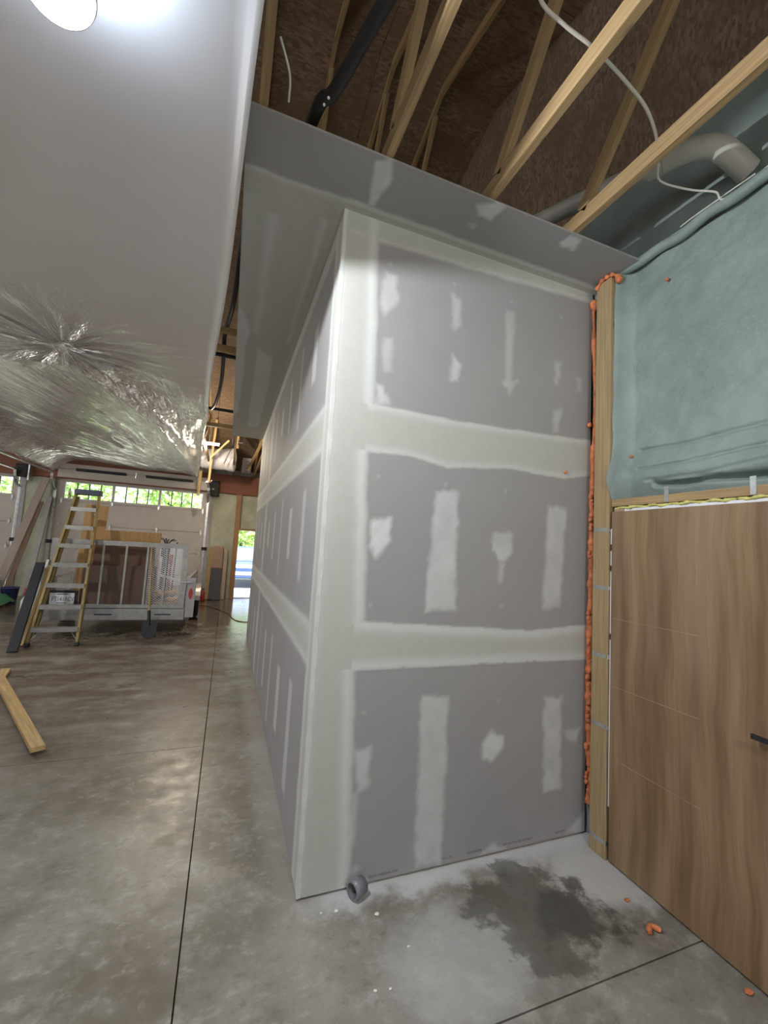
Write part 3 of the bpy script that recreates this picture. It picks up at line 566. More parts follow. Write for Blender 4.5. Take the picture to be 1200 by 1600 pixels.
# ------------------------------------------------------------------ silver film stretched under the trusses
def film():
    ny, nx = 420, 190
    y = np.linspace(-1.7, 10.82, ny); s = np.linspace(0, 1, nx); Yg, Sg = np.meshgrid(y, s, indexing='ij')
    xr = -.548 - .078 * Yg + .01 * np.sin(Yg * 1.7); xl = -4.80 + 0 * Yg; X = xl + (xr - xl) * Sg
    Z = 3.565 + 0 * X
    sx, sy = -2.14, 2.71; ex, ey = -1.38, 10.7
    dx, dy = X - sx, Yg - sy; r = np.hypot(dx, dy); th = np.arctan2(dy, dx)
    # belly between fixings
    Z -= .07 * np.sin(np.clip((Yg + 1.7) / 4.4, 0, 1) * math.pi) * np.sin(Sg * math.pi) * .6
    # tension crease from the staple to the far corner
    ux, uy = ex - sx, ey - sy; ln = math.hypot(ux, uy); ux /= ln; uy /= ln
    a = dx * ux + dy * uy; bcr = dx * -uy + dy * ux + .25 * np.sin(np.clip(a / ln, 0, 1) * math.pi)
    on = np.clip(a / .4, 0, 1) * np.clip((ln + .2 - a) / .5, 0, 1)
    Z -= on * .13 * np.exp(-np.abs(bcr) / .22) + on * .035 * np.exp(-np.abs(bcr + .16) / .05)
    Z -= on * .10 * np.clip((bcr + .1) / .7, 0, 1) * np.clip((2.4 - bcr) / 1.2, 0, 1)
    Z += on * .05 * np.exp(-((bcr + .5) / .3) ** 2) * np.clip(a / 2, 0, 1)
    # second crease from the staple to the left
    b2 = dy + .10 * dx; on2 = np.clip(-dx / .3, 0, 1); Z -= on2 * .07 * np.exp(-np.abs(b2) / .22)
    # radiating tucks
    wr_ = np.sin(th * 17 + 2 * fbm(th * 2 + 8, r * 2)) ; Z += .012 * wr_ * np.exp(-((r - .35) / .45) ** 2) * np.clip(r / .1, 0, 1); Z -= .05 * np.exp(-r / .18)
    # long pleats in the far half, gathered towards the far corner
    ph = np.arctan2(X - (ex + .1), (11.6 - Yg)); g = np.clip((Yg - 3.0) / 3, 0, 1)
    Z += g * .055 * (fbm(ph * 22 + 20, Yg * .3) - .5) * 2 + g * .016 * np.abs(np.sin(ph * 34 + 5 * fbm(ph * 9 + 3, Yg * .5)))
    Z += g * .05 * (fbm(X * 1.1 + 9, Yg * .8) - .5)
    Z -= .10 * np.exp(-((Yg - 7.6) / 1.3) ** 2) * np.sin(np.clip(Sg, 0, 1) * math.pi)
    # left rim draped down over the door track, right rim folded into a hem
    Z -= .33 * np.clip((-4.25 - X) / .5, 0, 1) ** 2 * np.clip((Yg - 2) / 3, 0, 1)
    Z += .035 * (fbm(X * 5, Yg * 5) - .5) * np.clip((-4.0 - X) / .3, 0, 1)
    Z -= .045 * np.clip((Sg - .985) / .015, 0, 1)
    Z -= .14 * np.exp(-np.hypot(X - ex, Yg - 10.9) / .35)
    cr = np.clip(.12 + .9 * np.exp(-r / .55) + .8 * on * np.exp(-np.abs(bcr) / .45) + .9 * g, 0, 1) * np.clip((Yg - .6) / 1.5, .05, 1)
    vs = np.stack([X, Yg, Z], -1).reshape(-1, 3); k = np.arange(ny * nx).reshape(ny, nx)
    q = np.stack([k[:-1, :-1], k[1:, :-1], k[1:, 1:], k[:-1, 1:]], -1).reshape(-1, 4)
    o = MB().add(vs.tolist(), q.tolist(), None, True).build('plastic_film', FILM)
    dfar = np.hypot(X - ex - .1, Yg - 11.6)
    for nm, arr in (('crumple', cr), ('w_far', np.clip(g * 1.0 + .7 * on * np.exp(-np.abs(bcr - .15) / .5), 0, 1)), ('w_star', np.exp(-((r - .1) / .75) ** 2) * np.clip(r / .15, 0, 1))):
        at = o.data.attributes.new(nm, 'FLOAT', 'POINT'); at.data.foreach_set('value', arr.reshape(-1).astype(np.float32))
    for nm, A_ in (('fold_far', (ph * 30 + 40, dfar * .45 + 3, 0 * r)), ('fold_star', (3 * np.cos(th) + 9, 3 * np.sin(th) + 9, r * 1.2))):
        at = o.data.attributes.new(nm, 'FLOAT_VECTOR', 'POINT'); at.data.foreach_set('vector', np.stack(A_, -1).reshape(-1).astype(np.float32))
    so = o.modifiers.new('thickness', 'SOLIDIFY'); so.thickness = .002; so.offset = 1
    return o
tag(film(), 'large wrinkled silver plastic film stretched under the trusses on the left', 'plastic film')

# ------------------------------------------------------------------ lamps
LX, LY, LZ = -1.045, -.80, 3.27
lp = thing('round_lamp', (LX, LY, LZ), 'round bright LED lamp hanging under the silver film', 'lamp')
MB().lathe([(0, 0), (.088, 0), (.0905, .002), (.0905, .012)], (LX, LY, LZ), 'Z', 40).build('diffuser', emis('lamp_glow', (.86, .92, 1.0), 30), lp)
MB().lathe([(.0905, .001), (.093, .001), (.095, .012), (.09, .045), (.06, .07), (.04, .11), (.0, .11)], (LX, LY, LZ), 'Z', 40).build('housing', WHITEP, lp)
MB().tube([(LX, LY, LZ + .11), (LX, LY, 3.62)], .006, 8).build('hanger', STEELD, lp)
# rim plane: z rises .18 per metre in x and falls .35 per metre in y, so the lamp hangs a little askew
lp.rotation_euler = (math.atan(-.35), -math.atan(.18), 0)
def lamp_light(name, kind, loc, power, col, size, rot=(0, 0, 0), parent=None):
    d = bpy.data.lights.new(name, kind); d.energy = power; d.color = col
    if kind == 'AREA': d.shape = 'DISK'; d.size = size
    else: d.shadow_soft_size = size
    o = bpy.data.objects.new(name, d); COL.objects.link(o); o.location = loc; o.rotation_euler = rot; return o
lamp_light('round_lamp_light', 'POINT', (LX, LY, LZ - .006), 135, (.92, .96, 1.0), .004)
lamp_light('added_film_uplight', 'AREA', (LX, LY, LZ + .13), 5, (.70, .82, 1.0), .10, (math.pi, 0, 0))  # added uplight that makes the film glow above the lamp
def hooded(x, y, z, power, col, lb):
    t = thing('added_lamp', (x, y, z), lb, 'lamp', 'added hooded lamps out of view')
    MB().lathe([(0, 0), (.14, 0), (.145, .005), (.145, .012)], (x, y, z), 'Z', 32).build('diffuser', emis('added_lamp_glow', (1, .97, .92), 12), t)
    MB().lathe([(.145, .012), (.16, .012), (.165, .02), (.15, .05), (.06, .08), (.03, .12), (0, .12)], (x, y, z), 'Z', 32).build('housing', STEELD, t)
    MB().tube([(x, y, z + .12), (x, y, 3.60)], .006, 8).build('hanger', STEELD, t)
    lamp_light('added_lamp_light', 'POINT', (x, y, z - .02), power, col, .04)
hooded(.35, -3.3, 2.95, 85, (1.0, .97, .93), 'added hooded lamp behind the photographer')  # unseen lamp added as fill for front wall, foam wall and near floor
hooded(-4.15, 3.4, 3.20, 110, (1.0, .96, .90), 'added hooded lamp under the film beyond the left picture edge')  # unseen lamp added to brighten the ladder and far-left clutter
# linear shop light at the back of the gap
tl = thing('linear_lamp', (-1.03, 7.3, 3.70), 'bright linear shop lamp under the roof beyond the film edge', 'lamp')
box('tube', emis('tube_glow', (1.0, .93, .80), 26), tl, -1.26, -.80, 7.28, 7.32, 3.69, 3.72); box('reflector', WHITEP, tl, -1.28, -.78, 7.27, 7.33, 3.722, 3.745)
for x in (-1.2, -.86): MB().tube([(x, 7.3, 3.745), (x, 7.3, RZ(7.3))], .004, 6).build('hanger', STEELD, tl)
lamp_light('linear_lamp_light', 'POINT', (-1.03, 7.3, 3.60), 130, (1.0, .84, .62), .1)

# ------------------------------------------------------------------ far wall
wb = struct('wall_back', 'far wall with two overhead doors and an open doorway')
YW = 11.0
SID = mat('outer_siding', (.45, .43, .40), .7)
for x0, x1, z0, z1 in ((-9.2, -8.6, 0, 3.1), (-5.55, -4.70, 0, 3.1), (-1.12, -.16, 0, 3.1), (.75, 2.05, 0, 3.1), (-.16, .75, 2.0, 3.1), (-9.2, 2.05, 3.1, 3.78)):
    box('wall_segment', SID, wb, x0, x1, YW + .02, YW + .20, z0, z1)
def foam_panel(x0, x1, z0, z1):
    nx, nz = max(4, int((x1 - x0) / .06)), max(4, int((z1 - z0) / .08)); X, Z = np.meshgrid(np.linspace(x0, x1, nx), np.linspace(z0, z1, nz), indexing='ij')
    Y = YW - .0 - .06 * fbm(X * 3 + 5, Z * 3); k = np.arange(nx * nz).reshape(nx, nz); q = np.stack([k[:-1, :-1], k[1:, :-1], k[1:, 1:], k[:-1, 1:]], -1).reshape(-1, 4)
    MB().add(np.stack([X, Y, Z], -1).reshape(-1, 3).tolist(), q.tolist(), None, True).build('foam_panel', CREAMF, wb)
for q in ((-5.42, -4.78, 0, 3.05), (-.96, -.30, 0, 3.05), (-.16, .75, 2.06, 3.05), (.9, 1.9, 0, 3.05)): foam_panel(*q)
tag(MB().box(-9.1, 1.92, 10.84, 10.93, 3.05, 3.60).build('header_beam', REDW), 'red-brown header beam over the far doors', 'beam')
for x0, x1, lb in ((-.30, -.16, 'orange-brown door stud at the left of the open doorway'), (.75, .89, 'door stud at the hidden right of the open doorway')):
    tag(MB().box(x0, x1, 10.86, 10.93, 0, 3.05).build('door_stud', wood('stud_orange', (.45, .25, .12), .75), None), lb, 'stud')
tag(MB().box(-.158, .748, 10.88, 10.93, 2.0, 2.05).build('door_header', MC['stud_orange']), 'wooden header across the top of the open doorway', 'header')
box('threshold', ALU, wb, -.16, .75, 10.98, 11.2, 0.001, .015)
# overhead doors
def overhead(name, x0, x1, groups, label, seen_left=True):
    d = struct(name, label); n = 5; hz = 3.10 / n
    for i in range(n):
        z0, z1 = i * hz + .004, (i + 1) * hz - .004
        if i < n - 1: box('panel', DOORP, d, x0, x1, YW + .03, YW + .07, z0, z1, bevel=.004)
        else:
            zs_, ze = z0 + .075, z1 - .12; fr = MB(); fr.box(x0, x1, YW + .03, YW + .07, z0, zs_); fr.box(x0, x1, YW + .03, YW + .07, ze, z1); xs = [x0] + [c for g in groups for c in g] + [x1]
            for a, b in zip(xs[0::2], xs[1::2]): fr.box(a, b, YW + .03, YW + .07, zs_, ze)
            fr.build('panel', DOORP, d)
            for a, b in groups:
                wd = (b - a) / 4
                for k in range(4): box('pane', GLASS, d, a + k * wd + .012, a + (k + 1) * wd - .012, YW + .045, YW + .05, zs_, ze)
                for k in range(1, 4): box('muntin', STEELD, d, a + k * wd - .012, a + k * wd + .012, YW + .035, YW + .06, zs_, ze)
                f = MB(); f.box(a - .02, b + .02, YW + .02, YW + .032, ze, ze + .02); f.box(a - .02, b + .02, YW + .02, YW + .032, zs_ - .02, zs_); f.box(a - .02, a, YW + .02, YW + .032, zs_, ze); f.box(b, b + .02, YW + .02, YW + .032, zs_, ze); f.build('window_frame', WHITEP, d)
    for i in range(1, n): box('seal_strip', DOORP, d, x0, x1, YW + .07, YW + .08, i * hz - .02, i * hz + .02)
    hx = [x0 + .08, x1 - .08] + [(groups[k][1] + groups[k + 1][0]) / 2 for k in range(len(groups) - 1)]
    for i in range(1, n):
        for x in hx: MB().prism([(x - .03, i * hz), (x, i * hz - .09), (x + .03, i * hz), (x, i * hz + .09)], 'Y', YW + .012, YW + .03).build('hinge', GALV, d)
    return d
overhead('door_2', -4.70, -1.12, [(-4.57, -3.50), (-3.44, -2.37), (-2.31, -1.25)], 'pale overhead garage door with a row of small panes behind the trailer')
overhead('door_3', -8.55, -5.58, [(-7.85, -6.80), (-6.75, -5.69)], 'second overhead garage door at the far left edge')
def track(x, side, lb, yend):
    t = thing('door_track', (x, 10.9, 0), lb, 'door track', 'garage door tracks')
    P = [(x, 10.95, .05), (x, 10.95, 2.75)] + [(x, 10.95 - .36 * math.sin(a), 2.75 + .36 * (1 - math.cos(a)) * 1.1) for a in np.linspace(.1, math.pi / 2, 8)] + [(x, yend, 3.18)]
    m = MB()
    for p, q in zip(P[:-1], P[1:]): m.bar(p, q, .055, .03, (1, 0, 0))
    m.build('rail', GALV, t)
    b = MB().box(x + side * .03 - .05, x + side * .03 + .09 * side, 10.94, 10.985, 0, 3.02); b.build('jamb_angle', GASK, t)
    box('sensor_box', BLACK, t, x - .06, x + .09, 10.90, 10.94, 1.36, 1.45)
    return t
track(-1.08, 1, 'vertical galvanised door track right of the pale garage door', 9.6); track(-4.75, -1, 'curved galvanised door track above the leaning boards', 5.5); track(-5.50, 1, 'curved galvanised door track at the far left edge', 7.0)
sh = thing('torsion_shaft', (-2.9, 10.80, 3.30), 'torsion shaft with dark springs above the pale garage door', 'shaft')
MB().tube([(-4.78, 10.78, 3.30), (-1.05, 10.78, 3.30)], .013, 8).build('shaft', GALV, sh)
for a, b in ((-4.31, -3.16), (-2.70, -1.51)):
    MB().tube([(a + (b - a) * i / 160, 10.78 + .032 * math.cos(i * 1.57), 3.30 + .032 * math.sin(i * 1.57)) for i in range(161)], .012, 5).build('spring', STEELD, sh)
for x in (-4.80, -2.93, -1.03): box('bearing_plate', GALV, sh, x - .012, x + .012, 10.74, 10.80, 3.22, 3.38)
box('back_board', DOORP, sh, -4.70, -1.12, 10.80, 10.82, 3.08, 3.44)
op = thing('door_opener', (-.93, 10.75, 2.9), 'black side-mount door opener at the end of the torsion shaft', 'opener')
box('case', BLACK, op, -1.03, -.80, 10.66, 10.84, 2.92, 3.36, bevel=.03); box('gear_head', BLACK, op, -1.13, -1.02, 10.72, 10.82, 3.16, 3.30, bevel=.01); box('indicator', GASK, op, -.99, -.93, 10.652, 10.66, 3.1, 3.14)
op2 = thing('door_opener', (-5.4, 10.75, 2.9), 'black side-mount door opener above the far-left door track', 'opener'); box('case', BLACK, op2, -5.54, -5.28, 10.66, 10.84, 2.98, 3.30, bevel=.03); box('bracket', GALV, op2, -5.27, -5.24, 10.66, 10.84, 2.9, 3.3)

# ------------------------------------------------------------------ things along the far wall
def lean(name, m, p, q, w, t, label, cat, group=None, side=(1, 0, 0)): return tag(MB().bar(p, q, w, t, side).build(name, m, None, .003), label, cat, group)
lean('leaning_board', wood('grey_pink_board', (.46, .38, .33), .8, knots=False), (-5.42, 10.1, .02), (-4.93, 10.80, 3.02), .17, .04, 'broad weathered board leaning steeply between the two garage doors', 'board', 'boards leaning between the garage doors')
lean('leaning_board', TANB, (-5.26, 10.2, .02), (-4.97, 10.80, 2.40), .10, .04, 'narrower tan board leaning just right of the broad one', 'board', 'boards leaning between the garage doors')
lean('leaning_board', GASK, (-4.90, 10.35, .02), (-4.80, 10.82, 2.55), .10, .05, 'grey board standing nearly upright behind the track', 'board', 'boards leaning between the garage doors')
lean('sheet_offcut', TANB, (-.70, 10.62, .01), (-.68, 10.80, 1.50), .28, .03, 'tan panel leaning at the far wall behind the dark one', 'panel', 'panels by the open doorway')
lean('sheet_offcut', mat('charcoal_panel', (.085, .08, .095), .6), (-.69, 10.52, .01), (-.68, 10.68, .89), .30, .02, 'short charcoal panel leaning at the far wall', 'panel', 'panels by the open doorway')
lean('sheet_offcut', PINE2, (-.88, 10.66, .01), (-.86, 10.82, 1.46), .10, .03, 'narrow orange board left of the charcoal panel', 'panel', 'panels by the open doorway')
lean('sheet_offcut', wood('pale_board', (.58, .46, .36), .85), (-.47, 10.66, .01), (-.47, 10.82, 1.40), .10, .05, 'pale pine board right of the charcoal panel', 'panel', 'panels by the open doorway')
fe = thing('fire_extinguisher', (-.97, 10.4, 0), 'small red fire extinguisher on the floor by the garage track', 'extinguisher')
MB().lathe([(0, 0), (.05, 0), (.055, .02), (.055, .22), (.03, .27), (.018, .29), (0, .29)], (-.97, 10.4, 0)).build('cylinder', RED, fe); MB().box(-1.0, -.93, 10.39, 10.41, .30, .33).box(-.975, -.965, 10.392, 10.408, .28, .31).build('valve', BLACK, fe)
jg = thing('spray_bottle', (-1.12, 10.3, 0), 'small pale bottle with green cap by the garage track', 'bottle'); MB().lathe([(0, 0), (.05, 0), (.05, .16), (.02, .21), (.02, .23), (0, .23)], (-1.12, 10.3, 0)).build('body', WHITEP, jg); MB().lathe([(0, .23), (.024, .23), (.024, .27), (0, .27)], (-1.12, 10.3, 0)).build('cap', mat('green_plastic', (.05, .25, .12), .5), jg)
# left edge clutter
tg = thing('green_tarp', (-5.45, 8.9, 0), 'folded green tarp on a low pallet at the left edge', 'tarp')
m = MB(); X, Y = np.meshgrid(np.linspace(-6.2, -4.75, 30), np.linspace(8.6, 9.5, 20), indexing='ij'); Z = .20 + .09 * fbm(X * 4, Y * 4) - .16 * np.clip((X + 4.95) / .2, 0, 1); k = np.arange(600).reshape(30, 20)
m.add(np.stack([X, Y, Z], -1).reshape(-1, 3).tolist(), np.stack([k[:-1, :-1], k[1:, :-1], k[1:, 1:], k[:-1, 1:]], -1).reshape(-1, 4).tolist(), None, True); m.build('cloth', MC['green_plastic'], tg)
pl = thing('pallet', (-5.5, 9.0, 0), 'low wooden pallet under the green tarp', 'pallet')
for i in range(6): box('slat', WEATH, pl, -6.2, -4.82, 8.62 + i * .15, 8.72 + i * .15, .10, .12)
for x in (-6.1, -5.5, -4.95): box('runner', WEATH, pl, x - .04, x + .04, 8.62, 9.48, 0, .10)
for k, (z, c, lb) in enumerate(((.26, WHITEP, 'white board lying lower on the tarp pile'), (.44, GASK, 'grey board lying in the tarp pile'), (.56, WHITEP, 'white board topmost on the tarp pile'))):
    tag(MB().box(-6.3, -5.10 - .05 * k, 9.55, 9.85, z + (.0 if k else 0), z + .06).build('scrap_board', c), lb, 'board', 'scrap boards at the left edge')
ps = thing('scrap_stand', (-5.6, 9.7, 0), 'low wooden stand carrying the scrap boards at the left edge', 'stand')
for x in (-6.1, -5.3): box('block', WEATH, ps, x - .06, x + .06, 9.56, 9.84, 0, .26)
for x in (-6.1, -5.3): box('spacer', WEATH, ps, x - .03, x + .03, 9.6, 9.8, .32, .44); box('spacer', WEATH, ps, x - .03, x + .03, 9.6, 9.8, .50, .56)
bk = thing('blue_bucket', (-4.95, 9.9, 0), 'blue bucket at the foot of the leaning boards', 'bucket'); MB().lathe([(.0, .01), (.13, .01), (.16, .34), (.17, .34), (.17, .36), (.15, .36), (.12, .03), (0, .03)], (-4.95, 9.7, 0)).build('pail', mat('blue_plastic', (.05, .07, .22), .5), bk)
dj = thing('detergent_jug', (-4.05, 8.3, 0), 'red-capped pale jug on the floor left of the ladder', 'jug'); MB().lathe([(0, 0), (.09, 0), (.10, .03), (.10, .26), (.05, .36), (.04, .38), (0, .38)], (-4.12, 8.3, 0)).build('body', WHITEP, dj); MB().lathe([(0, .38), (.06, .38), (.06, .50), (0, .50)], (-4.12, 8.3, 0)).build('cap', RED, dj)

# ------------------------------------------------------------------ hanging plastic bundle, baffle, sticks under the far roof
bn = thing('plastic_bundle', (-.85, 9.2, 3.4), 'white bundle of folded plastic hanging beyond the film edge', 'plastic bundle')
m = MB(); n, k = 40, 28; vs = []
for i in range(n + 1):
    t = i / n; x = -1.24 + .80 * t
    for j in range(k):
        a = 2 * math.pi * j / k; rz = (.24 + .05 * t) * (1 + .25 * (float(fbm(t * 6, 3 + 2 * math.cos(a))) - .5)) * (.55 + .45 * math.sin(min(1, (1 - t) / .06 + .12) * math.pi / 2)); ry = .20 * rz / .24
        vs.append((x + .03 * math.sin(a * 3), 9.2 + ry * math.cos(a), 3.71 + .05 * t + rz * math.sin(a)))
m.add(vs, [(i * k + j, (i + 1) * k + j, (i + 1) * k + (j + 1) % k, i * k + (j + 1) % k) for i in range(n) for j in range(k)], None, True); m.add(vs[:k], [tuple(range(k))]); m.add(vs[-k:], [tuple(range(k - 1, -1, -1))])
m.build('roll', mat('white_film', (.66, .65, .70), .3, 0, .1, 9, .6, 9), bn)
for x in (-1.1, -.55): MB().tube([(x, 9.2, 3.9), (x, 9.2, RZ(9.2))], .006, 6).build('cord', CABLE, bn)
tag(MB().bar((-.93, 8.4, 4.55), (-1.0, 8.6, 3.05), .05, .05).build('hanging_stick', PINE2), 'pale stick hanging down in front of the plastic bundle', 'stick', 'sticks hanging under the far roof')
tag(MB().bar((-1.24, 9.6, 3.95), (-1.27, 9.6, 2.80), .07, .05).build('hanging_stick', PINE2), 'pale stick poking down at the film corner', 'stick', 'sticks hanging under the far roof')
tag(MB().bar((-.62, 8.28, 4.05), (-1.0, 8.36, 3.60), .04, .04).build('hanging_stick', PINE2), 'slanting pale stick crossing the plastic bundle', 'stick', 'sticks hanging under the far roof')
tag(MB().bar((-.42, 8.6, 4.75), (-.42, 8.6, 3.95), .06, .05).build('hanging_stick', PINE2), 'upright pale stick above the right end of the bundle', 'stick', 'sticks hanging under the far roof')
tag(MB().bar((.20, 8.2, 4.30), (-.10, 9.4, 3.60), .06, .05).build('hanging_stick', PINE2), 'slanting brace right of the white baffle', 'stick', 'sticks hanging under the far roof')
for x, z, lb in ((-.45, 4.30, 'black junction box above the plastic bundle'), (-.36, 4.02, 'black junction box just right of the upright stick')):
    jb = thing('junction_box', (x, 8.5, z), lb, 'junction box', 'black boxes under the far roof'); box('case', BLACK, jb, x - .05, x + .05, 8.46, 8.54, z, z + .11, bevel=.006); MB().box(x - .055, x + .055, 8.452, 8.462, z + .04, z + .06).build('band', GALV, jb)
tag(MB().tube(bezier([(-.47, 8.45, 4.30), (-.52, 8.5, 4.05), (-.62, 8.6, 3.75), (-.70, 8.7, 3.55)], 6), .007, 6).build('dangling_cable', BLACK), 'black cord dangling over the plastic bundle', 'cord')
bf = thing('rafter_baffle', (-.05, 10.35, 3.75), 'white slotted baffle against the far roof', 'baffle')
m = MB(); m.bar((-.12, 10.72, 3.70), (-.12, 9.9, 3.98), .26, .012); m.build('plate', WHITEP, bf)
for k in range(4): y = 10.62 - k * .19; m = MB(); m.obox((-.12, y, 3.722 + k * .065), (.04, 0, 0), (0, .012, -.004), (0, .002, .006)); m.build('slot', GASK, bf)

# ------------------------------------------------------------------ utility trailer
YG = 6.25
tr = thing('utility_trailer', (-2.1, 7.8, 0), 'grey utility trailer with mesh tail gate and plate in front of the garage door', 'trailer')
def tpart(nm, m, *b): return box(nm, m, tr, *b, bevel=.004)
tpart('bed', WEATH, -3.15, -1.10, YG + .06, 9.6, .42, .47)
gf = MB(); gx0, gx1, gz0, gz1 = -3.16, -1.10, .44, 1.58
gf.box(gx0, gx1, YG - .03, YG + .03, gz1 - .08, gz1).box(gx0, gx1, YG - .03, YG + .03, gz0, gz0 + .06).box(gx0, gx0 + .09, YG - .029, YG + .029, gz0 + .06, gz1 - .08).box(gx1 - .09, gx1, YG - .029, YG + .029, gz0 + .06, gz1 - .08); gf.build('gate_frame', ALU, tr)
for x in (-2.42, -2.08, -1.75, -1.45): box('gate_bar', ALU, tr, x - .016, x + .016, YG - .022, YG + .012, gz0 + .06, gz1 - .08)
ms = MB(); cw, ch = .055, .038     # expanded metal: crossing strands
def strand(x0, x1, sgn):
    z = gz0 + .06
    a = x0 - (gz1 - gz0) * cw / ch
    while a < x1:
        zlo, zhi = gz0 + .06, gz1 - .08; xa, xb = a, a + (zhi - zlo) * cw / ch
        if xa < x0: zlo += (x0 - xa) * ch / cw; xa = x0
        if xb > x1: zhi -= (xb - x1) * ch / cw; xb = x1
        if zhi - zlo > .02:
            p, q = ((xa, zlo), (xb, zhi)) if sgn > 0 else ((x0 + x1 - xa, zlo), (x0 + x1 - xb, zhi))
            ms.bar((p[0], YG + .02, p[1]), (q[0], YG + .02, q[1]), .003, .006, (0, 1, 0))
        a += cw
for x0, x1 in ((-3.07, -2.78), (-1.72, -1.19)):
    for s_ in (1, -1): strand(x0, x1, s_)
mo = ms.build('mesh_panel', GALV, tr); mo['kind'] = 'stuff'
tpart('rear_sill', ALU, -3.16, -1.08, YG - .05, YG + .05, .24, .43); 
for x in (-2.32, -1.42): tpart('latch_bar', STEELD, x - .13, x + .13, YG - .065, YG - .05, .325, .345)
tpart('tail_post', GASK, -1.075, -.93, YG - .03, YG + .05, .28, .97); tpart('tail_post', GASK, -3.36, -3.18, YG - .03, YG + .05, .28, .90)
MB().prism([(-1.00 + .035 * math.cos(a), .70 + .10 * math.sin(a)) for a in np.linspace(0, 2 * math.pi, 16, False)], 'Y', YG - .045, YG - .03).build('tail_light', RED, tr); MB().prism([(-3.27 + .04 * math.cos(a), .60 + .10 * math.sin(a)) for a in np.linspace(0, 2 * math.pi, 16, False)], 'Y', YG - .045, YG - .03).build('tail_light', RED, tr)
MB().tube([(-1.18, YG - .05, .90), (-.98, YG - .06, .91)], .012, 8).tube([(-1.09, YG - .055, .90), (-1.10, YG - .055, .68)], .010, 8).build('latch_handle', GALV, tr)
tpart('plate_bracket', BLACK, -3.14, -2.70, YG - .075, YG - .055, .44, .73)
lp_ = box('license_plate', mat('plate_white', (.72, .74, .80), .4, 0, .03), tr, -3.085, -2.745, YG - .083, YG - .077, .505, .69, bevel=.004); PINK = mat('plate_ink', (.03, .03, .05), .5)
text_mesh('plate_number', 'PT141ACV', PINK, lp_, (-3.055, YG - .0835, .555), (math.pi / 2, 0, 0), .105, .0008, .64)
for x0, x1, z in ((-2.99, -2.84, .668), (-2.98, -2.85, .527)): MB().box(x0, x1, YG - .0845, YG - .083, z - .006, z + .006).build('plate_legend', PINK, lp_)
for x0, y0, y1 in ((-3.15, YG + .06, 9.6), (-1.13, YG + .06, 9.6)):
    for z in (.60, .90): tpart('side_rail', ALU, x0, x0 + .035, y0, y1, z, z + .04)
    for y in np.linspace(y0 + .2, y1 - .1, 5): tpart('side_stake', ALU, x0, x0 + .035, y - .02, y + .02, .47, .94)
for x in (-3.30, -1.02):
    w = MB(); w.lathe([(.10, -.09), (.26, -.09), (.30, -.07), (.31, 0), (.30, .07), (.26, .09), (.10, .09)], (x, 7.9, .31), 'X', 28); wo = w.build('wheel', RUBBER, tr); MB().lathe([(0, -.06), (.12, -.05), (.17, -.08), (.18, .08), (.12, .05), (0, .06)], (x, 7.9, .31), 'X', 24).build('rim', ALU, wo)
    f = MB(); P = [(7.9 + .40 * math.cos(a), .31 + .40 * math.sin(a)) for a in np.linspace(.25, math.pi - .25, 12)]
    for p, q in zip(P[:-1], P[1:]): f.bar((x, p[0], p[1]), (x, q[0], q[1]), .24, .012)
    f.build('fender', ALU, tr)
MB().bar((-2.9, 9.6, .42), (-2.13, 10.2, .42), .08, .1).bar((-1.3, 9.6, .42), (-2.13, 10.2, .42), .08, .1).build('tongue', ALU, tr)
# load in the trailer
G = 'sheets standing in the trailer'
tag(MB().bar((-2.15, 6.45, .475), (-2.15, 6.52, 1.50), .95, .018).build('plywood_sheet', BROWN), 'tall dark brown panel standing behind the trailer gate', 'panel', G)
tag(MB().bar((-2.17, 6.37, .475), (-2.17, 6.40, 1.15), 1.12, .018).build('plywood_sheet', wood('dark_panel_b', (.125, .075, .058), .85, knots=False), None), 'low wide dark panel leaning right against the trailer gate', 'panel', G)
tag(MB().bar((-2.15, 6.58, 1.60), (-2.15, 6.58, 1.60 + .001), .001, .001).build('splinter', PLY), 'splinter on the pine plank', 'splinter') if False else None
tag(MB().box(-2.80, -1.62, 6.60, 6.64, .475, 1.76).build('pine_sheet', PLY, None, .003), 'pine panel rising above the trailer gate', 'panel', G)
tag(MB().bar((-2.78, 6.72, .475), (-2.72, 6.78, 2.20), .36, .02).build('plywood_strip', PLY, None, .002), 'tall orange plywood strip behind the ladder top', 'panel', G)
lean('white_rail', WHITEP, (-1.70, 6.75, 1.02), (-1.16, 7.0, .80), .05, .04, 'white rail slanting inside the trailer behind the mesh', 'rail', None, (0, 1, 0))
for c, r, lb in (((-1.56, 6.62, .66), .10, 'tan crumpled glove lying left in the trailer'), ((-1.36, 6.66, .66), .085, 'orange-tan rag lying beside the gate in the trailer'), ((-1.34, 6.55, .55), .09, 'lower tan rag on the trailer bed behind the mesh')):
    tag(lump(MB(), c, r, c[0] * 3, (1.2, .8, .55)).build('work_rag', mat('tan_cloth', (.50, .28, .10), .8, 0, .3, 14)), lb, 'rag', 'rags in the trailer')
tag(MB().box(-1.66, -1.20, 6.50, 6.85, .475, .51).box(-1.66, -1.62, 6.5, 6.85, .475, .60).box(-1.24, -1.20, 6.5, 6.85, .475, .60).build('wooden_tray', TANB), 'low wooden tray under the rags in the trailer', 'tray')
tl_ = thing('tool_rack', (-1.5, 7.0, .475), 'rack of black and red long tools standing in the trailer', 'tool rack')
box('base', STEELD, tl_, -1.64, -1.36, 6.92, 7.12, .475, .56)
for x, z, mm, rr in ((-1.60, 1.45, STEELD, .03), (-1.53, 1.55, BLACK, .02), (-1.47, 1.35, RED, .025), (-1.40, 1.60, STEELD, .012)): MB().tube([(x, 7.0, .56), (x + .02, 7.02, z)], rr, 8).build('tool', mm, tl_)
